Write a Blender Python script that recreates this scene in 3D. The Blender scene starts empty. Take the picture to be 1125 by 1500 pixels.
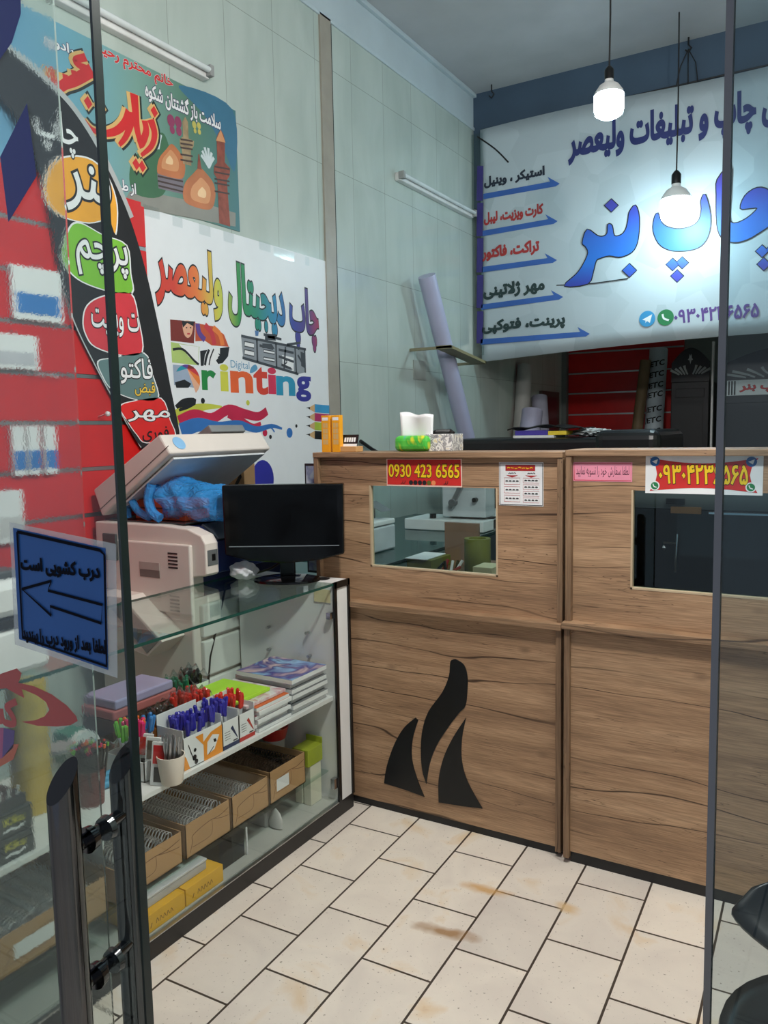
import bpy, bmesh, math, random
from mathutils import Vector, Matrix
random.seed(7)
sc = bpy.context.scene
COL = sc.collection

# ------------------------------------------------------------------ camera, world, light, exposure
YAW, PITCH, ROLL, FOC = math.radians(30.795), math.radians(5.903), math.radians(-1.138), 1166.27
EYE = Vector((0, 0, 1.5))
FWD = Vector((-math.sin(YAW)*math.cos(PITCH), math.cos(YAW)*math.cos(PITCH), -math.sin(PITCH)))
_r = Vector((math.cos(YAW), math.sin(YAW), 0)); _u = _r.cross(FWD)
RGT = math.cos(ROLL)*_r + math.sin(ROLL)*_u
UPV = -math.sin(ROLL)*_r + math.cos(ROLL)*_u
cd = bpy.data.cameras.new('camera'); cam = bpy.data.objects.new('camera', cd); COL.objects.link(cam)
cd.sensor_fit = 'VERTICAL'; cd.sensor_height = 36.0; cd.lens = FOC*36.0/1500.0; cd.clip_start = 0.02
m3 = Matrix((RGT, UPV, -FWD)).transposed()
cam.matrix_world = Matrix.Translation(EYE) @ m3.to_4x4()
sc.camera = cam

w = bpy.data.worlds.new('world'); sc.world = w; w.use_nodes = True
w.node_tree.nodes['Background'].inputs[0].default_value = (0.55, 0.62, 0.75, 1)
w.node_tree.nodes['Background'].inputs[1].default_value = 0.60          # dusk in the street behind the viewer
sc.view_settings.view_transform = 'Standard'; sc.view_settings.look = 'None'
sc.view_settings.gamma = 1.0; sc.view_settings.use_curve_mapping = False
sc.view_settings.exposure = 0.14
BULB_BACK = 46.0        # emission of the two bulbs in view
BULB_FRONT = 380.0       # emission of the bulbs over the entrance, above the frame
sc.cycles.use_denoising = True
sc.cycles.max_bounces = 10; sc.cycles.transparent_max_bounces = 24
sc.cycles.diffuse_bounces = 5; sc.cycles.glossy_bounces = 5; sc.cycles.transmission_bounces = 8
sc.cycles.caustics_reflective = False; sc.cycles.caustics_refractive = False
sc.cycles.sample_clamp_indirect = 4.0

# ------------------------------------------------------------------ helpers
def on(ax, val, x, y):
    """a measured point of the photograph laid on the real plane axis = val (metres)"""
    d = (x-562.5)/FOC*RGT - (y-750)/FOC*UPV + FWD
    return EYE + d*((val-EYE[ax])/d[ax])

def S(r, g, b):
    f = lambda c: (c/255/12.92) if c/255 <= .04045 else ((c/255+.055)/1.055)**2.4
    return (f(r), f(g), f(b), 1)

def newmat(name):
    m = bpy.data.materials.new(name); m.use_nodes = True
    nt = m.node_tree; return m, nt, nt.nodes['Principled BSDF']

def N(nt, typ, **kw):
    n = nt.nodes.new(typ)
    for k, v in kw.items():
        if k.startswith('i_'): n.inputs[int(k[2:])].default_value = v
        else: setattr(n, k, v)
    return n

def ramp(nt, stops, interp='LINEAR'):
    r = nt.nodes.new('ShaderNodeValToRGB'); r.color_ramp.interpolation = interp
    e = r.color_ramp.elements
    while len(e) < len(stops): e.new(.5)
    for i, (p, c) in enumerate(stops): e[i].position = p; e[i].color = c
    return r

_cache = {}
def flat(name, col, rough=.5, metal=0, var=.08, scale=8, bump=0, spec=None, coat=0):
    """plain surface with slight procedural mottling"""
    key = (name, col, rough, metal)
    if key in _cache: return _cache[key]
    m, nt, p = newmat(name)
    tc = N(nt, 'ShaderNodeTexCoord'); no = N(nt, 'ShaderNodeTexNoise'); no.inputs['Scale'].default_value = scale; no.inputs['Detail'].default_value = 4
    nt.links.new(tc.outputs['Object'], no.inputs['Vector'])
    c0 = tuple(min(1, c*(1-var)) for c in col[:3])+(1,); c1 = tuple(min(1, c*(1+var)) for c in col[:3])+(1,)
    r = ramp(nt, [(.3, c0), (.7, c1)])
    nt.links.new(no.outputs['Fac'], r.inputs[0]); nt.links.new(r.outputs[0], p.inputs['Base Color'])
    p.inputs['Roughness'].default_value = rough; p.inputs['Metallic'].default_value = metal
    if spec is not None: p.inputs['Specular IOR Level'].default_value = spec
    if coat: p.inputs['Coat Weight'].default_value = coat
    if bump:
        b = N(nt, 'ShaderNodeBump'); b.inputs['Strength'].default_value = bump; b.inputs['Distance'].default_value = .01
        nt.links.new(no.outputs['Fac'], b.inputs['Height']); nt.links.new(b.outputs[0], p.inputs['Normal'])
    _cache[key] = m
    return m

def grad(name, axis, a, b, cols, rough=.45):
    """printed colour gradient along a world axis from a to b"""
    m, nt, p = newmat(name)
    tc = N(nt, 'ShaderNodeTexCoord'); sx = N(nt, 'ShaderNodeSeparateXYZ'); mr = N(nt, 'ShaderNodeMapRange')
    nt.links.new(tc.outputs['Object'], sx.inputs[0]); nt.links.new(sx.outputs[axis], mr.inputs[0])
    mr.inputs[1].default_value = a; mr.inputs[2].default_value = b
    r = ramp(nt, [(i/(len(cols)-1), c) for i, c in enumerate(cols)])
    nt.links.new(mr.outputs[0], r.inputs[0]); nt.links.new(r.outputs[0], p.inputs['Base Color'])
    p.inputs['Roughness'].default_value = rough
    return m

def glass(name, tint=(.93, .97, .96, 1), refl=1.0, rough=0.0):
    m, nt, p = newmat(name); nt.nodes.remove(p)
    out = nt.nodes['Material Output']
    t = N(nt, 'ShaderNodeBsdfTransparent'); t.inputs[0].default_value = tint
    g = N(nt, 'ShaderNodeBsdfGlossy'); g.inputs['Roughness'].default_value = rough; g.inputs[0].default_value = (.95, 1, .98, 1)
    f = N(nt, 'ShaderNodeLayerWeight'); f.inputs[0].default_value = .5
    pw_ = N(nt, 'ShaderNodeMath', operation='POWER'); pw_.inputs[1].default_value = 4.5
    mu = N(nt, 'ShaderNodeMath', operation='MULTIPLY_ADD'); mu.inputs[1].default_value = .5*refl; mu.inputs[2].default_value = .022*refl
    mx = N(nt, 'ShaderNodeMixShader')
    nt.links.new(f.outputs['Facing'], pw_.inputs[0]); nt.links.new(pw_.outputs[0], mu.inputs[0]); nt.links.new(mu.outputs[0], mx.inputs[0])
    nt.links.new(t.outputs[0], mx.inputs[1]); nt.links.new(g.outputs[0], mx.inputs[2]); nt.links.new(mx.outputs[0], out.inputs[0])
    return m

class B:
    """collects shapes into one mesh"""
    def __init__(s): s.bm = bmesh.new()
    def _mi(s, fs, mi):
        for f in fs: f.material_index = mi
    def box(s, x0, x1, y0, y1, z0, z1, mi=0, M=None):
        vs = [s.bm.verts.new(Vector(c) if M is None else M @ Vector(c)) for c in
              [(x0,y0,z0),(x1,y0,z0),(x1,y1,z0),(x0,y1,z0),(x0,y0,z1),(x1,y0,z1),(x1,y1,z1),(x0,y1,z1)]]
        s._mi([s.bm.faces.new([vs[i] for i in q]) for q in [(3,2,1,0),(4,5,6,7),(0,1,5,4),(1,2,6,5),(2,3,7,6),(3,0,4,7)]], mi)
        return s
    def ngon(s, pts, mi=0):
        f = s.bm.faces.new([s.bm.verts.new(p) for p in pts]); f.material_index = mi; return s
    def prism(s, pts, vec, mi=0):
        vec = Vector(vec); a = [s.bm.verts.new(Vector(p)) for p in pts]; b = [s.bm.verts.new(Vector(p)+vec) for p in pts]
        n = len(a); fs = [s.bm.faces.new(a[::-1]), s.bm.faces.new(b)]
        for i in range(n): fs.append(s.bm.faces.new([a[i], a[(i+1) % n], b[(i+1) % n], b[i]]))
        s._mi(fs, mi); return s
    def tube(s, path, r, n=10, mi=0, cap=True):
        path = [Vector(p) for p in path]; rs = r if isinstance(r, (list, tuple)) else [r]*len(path)
        rings = []; up = None
        for i, p in enumerate(path):
            t = (path[min(i+1, len(path)-1)]-path[max(i-1, 0)]).normalized()
            if up is None: up = Vector((0,0,1)) if abs(t.z) < .9 else Vector((1,0,0))
            a = t.cross(up)
            if a.length < 1e-6: a = t.orthogonal()
            a.normalize(); b = t.cross(a).normalized(); up = -b if False else a.cross(t)
            rings.append([s.bm.verts.new(p + (a*math.cos(q)+b*math.sin(q))*rs[i]) for q in [2*math.pi*k/n for k in range(n)]])
        fs = []
        for A, C in zip(rings, rings[1:]):
            for k in range(n): fs.append(s.bm.faces.new([A[k], A[(k+1) % n], C[(k+1) % n], C[k]]))
        if cap: fs += [s.bm.faces.new(rings[0][::-1]), s.bm.faces.new(rings[-1])]
        s._mi(fs, mi); return s
    def lathe(s, prof, c=(0,0,0), n=28, mi=0, M=None, sx=1, sy=1):
        c = Vector(c); rings = []; M = M or Matrix.Identity(4)
        for r, z in prof:
            rings.append([s.bm.verts.new(c + (M @ Vector((max(r, 1e-4)*math.cos(2*math.pi*k/n)*sx, max(r, 1e-4)*math.sin(2*math.pi*k/n)*sy, z)))) for k in range(n)])
        fs = []
        for A, C in zip(rings, rings[1:]):
            for k in range(n): fs.append(s.bm.faces.new([A[k], A[(k+1) % n], C[(k+1) % n], C[k]]))
        fs += [s.bm.faces.new(rings[0][::-1]), s.bm.faces.new(rings[-1])]
        s._mi(fs, mi); return s
    def grid(s, fn, nu, nv, mi=0, thick=None):
        V = [[s.bm.verts.new(Vector(fn(i/nu, j/nv))) for j in range(nv+1)] for i in range(nu+1)]
        fs = [s.bm.faces.new([V[i][j], V[i+1][j], V[i+1][j+1], V[i][j+1]]) for i in range(nu) for j in range(nv)]
        s._mi(fs, mi); return s
    def done(s, name, mats, parent=None, bevel=0, smooth=False, thick=0, seg=2, sub=0):
        bmesh.ops.recalc_face_normals(s.bm, faces=s.bm.faces[:]) if thick == 0 and len(s.bm.faces) > 1 else None
        me = bpy.data.meshes.new(name); s.bm.to_mesh(me); s.bm.free()
        for m in (mats if isinstance(mats, (list, tuple)) else [mats]): me.materials.append(m)
        o = bpy.data.objects.new(name, me); COL.objects.link(o)
        if smooth:
            for p in me.polygons: p.use_smooth = True
            me.set_sharp_from_angle(angle=math.radians(38))
        if thick: md = o.modifiers.new('solid', 'SOLIDIFY'); md.thickness = thick; md.offset = 0
        if sub: md = o.modifiers.new('sub', 'SUBSURF'); md.levels = sub; md.render_levels = sub
        if bevel:
            md = o.modifiers.new('bevel', 'BEVEL'); md.width = bevel; md.segments = seg; md.limit_method = 'ANGLE'; md.angle_limit = math.radians(40)
        if parent is not None:
            o.parent = parent; o.matrix_parent_inverse = Matrix.Translation(-parent_world(parent))
        return o

def parent_world(p):
    v = Vector(p.location)
    if p.parent is not None: v = Vector((0,0,0)) + v + parent_world(p.parent) + p.matrix_parent_inverse.translation
    return v

def tag(o, label, cat, group=None, kind=None):
    o['label'] = label; o['category'] = cat
    if group: o['group'] = group
    if kind: o['kind'] = kind
    return o
def thing(name, label, cat, loc=(0,0,0), group=None):
    o = bpy.data.objects.new(name, None); COL.objects.link(o); o.location = loc; o.empty_display_size = .05
    return tag(o, label, cat, group)
def struct(o):
    o['kind'] = 'structure'; return o
def dup(root, loc=None, rot=None, label=None, mats=None):
    c = root.copy(); COL.objects.link(c)
    for ch in list(root.children):
        d = ch.copy(); COL.objects.link(d); d.parent = c
        for g in list(ch.children):
            e = g.copy(); COL.objects.link(e); e.parent = d
    if loc is not None: c.location = loc
    if rot is not None: c.rotation_euler = rot
    if label: c['label'] = label
    return c

class Pl:
    """a real vertical plane: axis 0 (x = val, seen from +x) or axis 1 (y = val, seen from -y)"""
    def __init__(s, ax, val): s.ax, s.val = ax, val
    def uv(s, x, y):
        p = on(s.ax, s.val, x, y); return (p.y, p.z) if s.ax == 0 else (p.x, p.z)
    def p3(s, u, v, off=0):
        off *= .45; return Vector((s.val+off, u, v)) if s.ax == 0 else Vector((u, s.val-off, v))
    def px(s, x, y, off=0): return s.p3(*s.uv(x, y), off)

def smoothpts(pts, closed=True, k=6):
    out = []; n = len(pts)
    for i in range(n if closed else n-1):
        g = lambda j: Vector(pts[j % n] if closed else pts[max(0, min(n-1, j))]).to_3d()
        p0, p1, p2, p3 = g(i-1), g(i), g(i+1), g(i+2)
        for q in range(k):
            t = q/k
            v = .5*((2*p1)+(p2-p0)*t+(2*p0-5*p1+4*p2-p3)*t*t+(3*p1-p0-3*p2+p3)*t**3)
            out.append((v.x, v.y))
    if not closed: out.append(tuple(pts[-1])[:2])
    return out

def smooth3(pts, k=5):
    out = []; n = len(pts); g = lambda j: Vector(pts[max(0, min(n-1, j))])
    for i in range(n-1):
        p0, p1, p2, p3 = g(i-1), g(i), g(i+1), g(i+2)
        for q in range(k):
            t = q/k; out.append(.5*((2*p1)+(p2-p0)*t+(2*p0-5*p1+4*p2-p3)*t*t+(3*p1-p0-3*p2+p3)*t**3))
    out.append(g(n-1)); return out

def poly(b, pl, pts, off=.0015, mi=0, sm=False):
    """flat print: outline measured on the plane"""
    uv = [pl.uv(*p) for p in pts]
    if sm: uv = smoothpts(uv)
    b.ngon([pl.p3(u, v, off) for u, v in uv], mi); return b
def disc(b, pl, c, ru, rv, off=.0015, mi=0, n=28):
    u, v = pl.uv(*c); b.ngon([pl.p3(u+ru*math.cos(2*math.pi*k/n), v+rv*math.sin(2*math.pi*k/n), off) for k in range(n)], mi)
def stroke(b, pl, pts, wd, off=.0015, mi=0, sm=True, px=True):
    uv = [Vector(pl.uv(*p)) if px else Vector(p) for p in pts]
    if sm and len(uv) > 2: uv = [Vector(q) for q in smoothpts(uv, False, 5)]
    L, R = [], []
    for i, p in enumerate(uv):
        t = (uv[min(i+1, len(uv)-1)]-uv[max(i-1, 0)]); t = t.normalized() if t.length > 0 else Vector((1, 0))
        wi = wd[0]+(wd[1]-wd[0])*i/(len(uv)-1) if isinstance(wd, tuple) else wd
        nrm = Vector((-t.y, t.x))*wi/2; L.append(p+nrm); R.append(p-nrm)
    for i in range(len(uv)-1):
        b.ngon([pl.p3(*q, off+i*4e-6) for q in (L[i], L[i+1], R[i+1], R[i])], mi)

# Persian joining: letter -> isolated, final, initial, medial presentation forms
_J = {'ا':'FE8D FE8E','آ':'FE81 FE82','ب':'FE8F FE90 FE91 FE92','پ':'FB56 FB57 FB58 FB59','ت':'FE95 FE96 FE97 FE98','ث':'FE99 FE9A FE9B FE9C',
 'ج':'FE9D FE9E FE9F FEA0','چ':'FB7A FB7B FB7C FB7D','ح':'FEA1 FEA2 FEA3 FEA4','خ':'FEA5 FEA6 FEA7 FEA8','د':'FEA9 FEAA','ذ':'FEAB FEAC',
 'ر':'FEAD FEAE','ز':'FEAF FEB0','ژ':'FB8A FB8B','س':'FEB1 FEB2 FEB3 FEB4','ش':'FEB5 FEB6 FEB7 FEB8','ص':'FEB9 FEBA FEBB FEBC','ض':'FEBD FEBE FEBF FEC0',
 'ط':'FEC1 FEC2 FEC3 FEC4','ظ':'FEC5 FEC6 FEC7 FEC8','ع':'FEC9 FECA FECB FECC','غ':'FECD FECE FECF FED0','ف':'FED1 FED2 FED3 FED4','ق':'FED5 FED6 FED7 FED8',
 'ک':'FB8E FB8F FB90 FB91','گ':'FB92 FB93 FB94 FB95','ل':'FEDD FEDE FEDF FEE0','م':'FEE1 FEE2 FEE3 FEE4','ن':'FEE5 FEE6 FEE7 FEE8','و':'FEED FEEE',
 'ه':'FEE9 FEEA FEEB FEEC','ی':'FBFC FBFD FBFE FBFF','ئ':'FE89 FE8A FE8B FE8C'}
_J = {k: [chr(int(h, 16)) for h in v.split()] for k, v in _J.items()}
def fa(s):
    s = s.replace('لا', '\x01'); out = []
    for i, c in enumerate(s):
        pc = s[i-1] if i else ' '; nc = s[i+1] if i+1 < len(s) else ' '
        pj = pc == 'ـ' or (pc in _J and len(_J[pc]) == 4); nj = nc in _J or nc in '\x01ـ'
        if c == '\x01': out.append('\uFEFC' if pj else '\uFEFB'); continue
        if c not in _J: out.append(c); continue
        f = _J[c]
        out.append(f[3] if (pj and nj and len(f) == 4) else f[1] if pj else f[2] if (nj and len(f) == 4) else f[0])
    return ''.join(reversed(out))

import numpy as np
from mathutils.geometry import delaunay_2d_cdt, interpolate_bezier
_out, _txt = {}, {}
def outlines(string):
    if string not in _out:
        c = bpy.data.curves.new('tmp', 'FONT'); c.body = string
        o = bpy.data.objects.new('tmp', c); COL.objects.link(o)
        dg = bpy.context.evaluated_depsgraph_get(); dg.update(); cu = o.to_curve(dg); res = []
        for sp in cu.splines:
            bp = sp.bezier_points; pts = []
            for i in range(len(bp)):
                p, q = bp[i], bp[(i+1) % len(bp)]
                straight = abs((p.handle_right-p.co).to_2d().cross((q.co-p.co).to_2d())) < 1e-5 and abs((q.handle_left-p.co).to_2d().cross((q.co-p.co).to_2d())) < 1e-5
                seg = [p.co] if straight else interpolate_bezier(p.co, p.handle_right, q.handle_left, q.co, 5)[:-1]
                for v in seg:
                    if not pts or (pts[-1]-v.to_2d()).length > 1e-4: pts.append(v.to_2d())
            if len(pts) > 2 and (pts[0]-pts[-1]).length < 1e-4: pts.pop()
            if len(pts) > 2: res.append(pts)
        o.to_curve_clear(); bpy.data.objects.remove(o); bpy.data.curves.remove(c)
        area = lambda P: sum(P[i].x*P[(i+1) % len(P)].y-P[(i+1) % len(P)].x*P[i].y for i in range(len(P)))
        if max((area(P) for P in res), key=abs) < 0: res = [P[::-1] for P in res]
        _out[string] = res
    return _out[string]
def glyphs(string, bold=0):
    """lettering as triangles: outlines thickened by bold, filled where they wind round"""
    if (string, bold) in _txt: return _txt[(string, bold)]
    cs = []
    for P in outlines(string):
        n = len(P); Q = []
        for i in range(n):
            d0 = (P[i]-P[i-1]).normalized(); d1 = (P[(i+1) % n]-P[i]).normalized()
            m = Vector((d0.y+d1.y, -d0.x-d1.x)); m = m.normalized() if m.length > 1e-4 else Vector((d1.y, -d1.x))
            Q.append(P[i]+m*(bold/max(.6, m.dot(Vector((d1.y, -d1.x))))))
        cs.append(Q)
    vs, ed = [], []
    for Q in cs:
        k = len(vs); vs += Q; ed += [(k+i, k+(i+1) % len(Q)) for i in range(len(Q))]
    ov, _, of, *_r = delaunay_2d_cdt(vs, ed, [], 0, 1e-6)
    V = np.array([tuple(v) for v in ov]); T = np.array([tuple(f) for f in of if len(f) == 3]); C = V[T].mean(1); W = np.zeros(len(T), int)
    for Q in cs:
        A = np.array([tuple(q) for q in Q]); D = np.roll(A, -1, 0)
        for (ax, ay), (bx, by) in zip(A, D):
            if ay == by: continue
            hit = ((C[:, 1] >= min(ay, by)) & (C[:, 1] < max(ay, by))); xi = ax+(C[:, 1]-ay)/(by-ay)*(bx-ax)
            W += np.where(hit & (xi > C[:, 0]), 1 if by > ay else -1, 0)
    T = T[W > 0]; use = np.unique(T); re_ = {int(i): k for k, i in enumerate(use)}
    _txt[(string, bold)] = ([tuple(V[i]) for i in use], [tuple(re_[int(i)] for i in t) for t in T])
    return _txt[(string, bold)]
def write(b, pl, string, bl, tr, off=.003, bold=.02, mi=0, ref=None, px=True, shear=0):
    """lettering fitted between two measured corners; b collects it"""
    vs, fs = glyphs(string, bold); rv = vs if ref is None else glyphs(string, ref)[0]
    x0, x1 = min(v[0] for v in rv), max(v[0] for v in rv); y0, y1 = min(v[1] for v in rv), max(v[1] for v in rv)
    (u0, v0), (u1, v1) = (pl.uv(*bl), pl.uv(*tr)) if px else (bl, tr)
    vv = [b.bm.verts.new(pl.p3(u0+(x-x0)/(x1-x0)*(u1-u0), v0+(y-y0)/(y1-y0)*(v1-v0)+shear*(x-x0)/(x1-x0), off)) for x, y in vs]
    for f in fs:
        try: b.bm.faces.new([vv[i] for i in f]).material_index = mi
        except ValueError: pass
    return b
def rect(pl, xl, xr, bot, top):
    """lettering box on the plane: left and right picture columns on the line of bot, heights from bot and top"""
    z0, z1 = pl.uv(*bot)[1], pl.uv(*top)[1]
    return (pl.uv(*xl)[0], z0), (pl.uv(*xr)[0], z1)

# ------------------------------------------------------------------ materials
WHITE = flat('white_plastic', S(222, 222, 220), .4)
CREAM = flat('copier_plastic', S(214, 205, 196), .5, var=.03)
BLACK = flat('black_plastic', S(14, 14, 15), .3)
BLACKG = flat('black_gloss', S(7, 7, 8), .10, spec=.3)
INK = flat('black_ink', S(22, 22, 24), .5)
PAPER = flat('paper', S(228, 230, 230), .7, var=.03)
NAVY = flat('navy_panel', S(24, 38, 84), .35)
CHROME = flat('chrome', (.55, .55, .57, 1), .12, 1)
DCHROME = flat('dark_chrome', (.10, .10, .105, 1), .10, 1)
STEEL = flat('steel', (.5, .5, .5, 1), .35, 1)
RED = flat('red_laminate', S(205, 30, 28), .35)
PRED = flat('red_print', S(205, 40, 42), .45)
CARD = flat('cardboard', S(176, 138, 96), .85, var=.06, scale=14)
YEL = flat('yellow_print', S(238, 200, 30), .5)
BLUEP = flat('blue_print', S(40, 60, 150), .45)
GLASS = glass('clear_glass')
GEDGE = flat('green_glass_edge', S(20, 70, 62), .15)
SEAL = flat('dark_green_edge', S(12, 30, 30), .25)

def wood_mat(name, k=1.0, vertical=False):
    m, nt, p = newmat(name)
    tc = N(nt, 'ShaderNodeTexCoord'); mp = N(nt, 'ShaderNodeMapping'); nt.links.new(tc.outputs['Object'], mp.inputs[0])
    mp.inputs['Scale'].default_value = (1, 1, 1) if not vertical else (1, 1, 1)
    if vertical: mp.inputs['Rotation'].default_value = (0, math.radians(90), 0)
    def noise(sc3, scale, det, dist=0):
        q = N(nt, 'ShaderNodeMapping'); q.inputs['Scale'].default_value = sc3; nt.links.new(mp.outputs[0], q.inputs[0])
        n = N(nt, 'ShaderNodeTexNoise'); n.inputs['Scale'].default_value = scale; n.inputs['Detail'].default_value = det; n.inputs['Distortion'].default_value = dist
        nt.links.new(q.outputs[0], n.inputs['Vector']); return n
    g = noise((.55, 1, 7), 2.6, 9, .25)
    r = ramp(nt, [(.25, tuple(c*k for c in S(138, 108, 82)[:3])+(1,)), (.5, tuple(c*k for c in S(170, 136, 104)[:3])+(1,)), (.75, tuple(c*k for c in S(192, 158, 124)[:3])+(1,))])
    nt.links.new(g.outputs['Fac'], r.inputs[0])
    fine = noise((2, 1, 60), 5, 4)
    r2 = ramp(nt, [(.35, (.70, .69, .68, 1)), (.65, (1.10, 1.10, 1.10, 1))]); nt.links.new(fine.outputs['Fac'], r2.inputs[0])
    mul = N(nt, 'ShaderNodeMix', data_type='RGBA', blend_type='MULTIPLY'); mul.inputs[0].default_value = 1
    nt.links.new(r.outputs[0], mul.inputs[6]); nt.links.new(r2.outputs[0], mul.inputs[7])
    # long dark cracks: broken contour lines of a stretched noise
    sz = N(nt, 'ShaderNodeSeparateXYZ'); nt.links.new(mp.outputs[0], sz.inputs[0])
    cn = noise((.5, 1, 2.2), 1.5, 3, .1)
    m0 = N(nt, 'ShaderNodeMath', operation='MULTIPLY', i_1=3.2); nt.links.new(cn.outputs['Fac'], m0.inputs[0])
    m1 = N(nt, 'ShaderNodeMath', operation='MULTIPLY_ADD', i_1=11.0); nt.links.new(sz.outputs[2], m1.inputs[0]); nt.links.new(m0.outputs[0], m1.inputs[2])
    m2 = N(nt, 'ShaderNodeMath', operation='PINGPONG', i_1=.5); nt.links.new(m1.outputs[0], m2.inputs[0])
    r3 = ramp(nt, [(.0, (1, 1, 1, 1)), (.012, (.85, .85, .85, 1)), (.034, (0, 0, 0, 1))]); nt.links.new(m2.outputs[0], r3.inputs[0])
    br = noise((.7, 1, 9), 1.6, 3); r4 = ramp(nt, [(.40, (0, 0, 0, 1)), (.52, (1, 1, 1, 1))]); nt.links.new(br.outputs['Fac'], r4.inputs[0])
    mm0 = N(nt, 'ShaderNodeMath', operation='MULTIPLY'); nt.links.new(r3.outputs[0], mm0.inputs[0]); nt.links.new(r4.outputs[0], mm0.inputs[1])
    # shorter finer cracks between them
    cf = noise((.5, 1, 8), 4, 3, .1); n1_ = N(nt, 'ShaderNodeMath', operation='MULTIPLY', i_1=9.0); nt.links.new(cf.outputs['Fac'], n1_.inputs[0])
    n2_ = N(nt, 'ShaderNodeMath', operation='PINGPONG', i_1=.5); nt.links.new(n1_.outputs[0], n2_.inputs[0])
    r6 = ramp(nt, [(.0, (.75, .75, .75, 1)), (.05, (0, 0, 0, 1))]); nt.links.new(n2_.outputs[0], r6.inputs[0])
    b2 = noise((1.6, 1, 7), 2.1, 2); r7 = ramp(nt, [(.50, (0, 0, 0, 1)), (.60, (1, 1, 1, 1))]); nt.links.new(b2.outputs['Fac'], r7.inputs[0])
    mm1 = N(nt, 'ShaderNodeMath', operation='MULTIPLY'); nt.links.new(r6.outputs[0], mm1.inputs[0]); nt.links.new(r7.outputs[0], mm1.inputs[1])
    mm = N(nt, 'ShaderNodeMath', operation='MAXIMUM'); nt.links.new(mm0.outputs[0], mm.inputs[0]); nt.links.new(mm1.outputs[0], mm.inputs[1])
    # knots
    kq = N(nt, 'ShaderNodeMapping'); kq.inputs['Scale'].default_value = (1, 0, 1.7); nt.links.new(mp.outputs[0], kq.inputs[0])
    vo = N(nt, 'ShaderNodeTexVoronoi'); vo.inputs['Scale'].default_value = 4.2; nt.links.new(kq.outputs[0], vo.inputs['Vector'])
    r5 = ramp(nt, [(.02, (.75, .75, .75, 1)), (.13, (0, 0, 0, 1))]); nt.links.new(vo.outputs['Distance'], r5.inputs[0])
    km = N(nt, 'ShaderNodeMath', operation='MULTIPLY'); nt.links.new(r5.outputs[0], km.inputs[0]); nt.links.new(fine.outputs['Fac'], km.inputs[1])
    mx = N(nt, 'ShaderNodeMath', operation='MAXIMUM'); nt.links.new(mm.outputs[0], mx.inputs[0]); nt.links.new(km.outputs[0], mx.inputs[1])
    mc = N(nt, 'ShaderNodeMix', data_type='RGBA'); nt.links.new(mx.outputs[0], mc.inputs[0]); nt.links.new(mul.outputs[2], mc.inputs[6])
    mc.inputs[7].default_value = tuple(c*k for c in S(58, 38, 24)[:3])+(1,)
    nt.links.new(mc.outputs[2], p.inputs['Base Color']); p.inputs['Roughness'].default_value = .5
    return m
WOOD = wood_mat('oak_laminate'); WOODV = wood_mat('oak_edge', .62, True); WOODE = wood_mat('oak_edge_board', .72)

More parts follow.
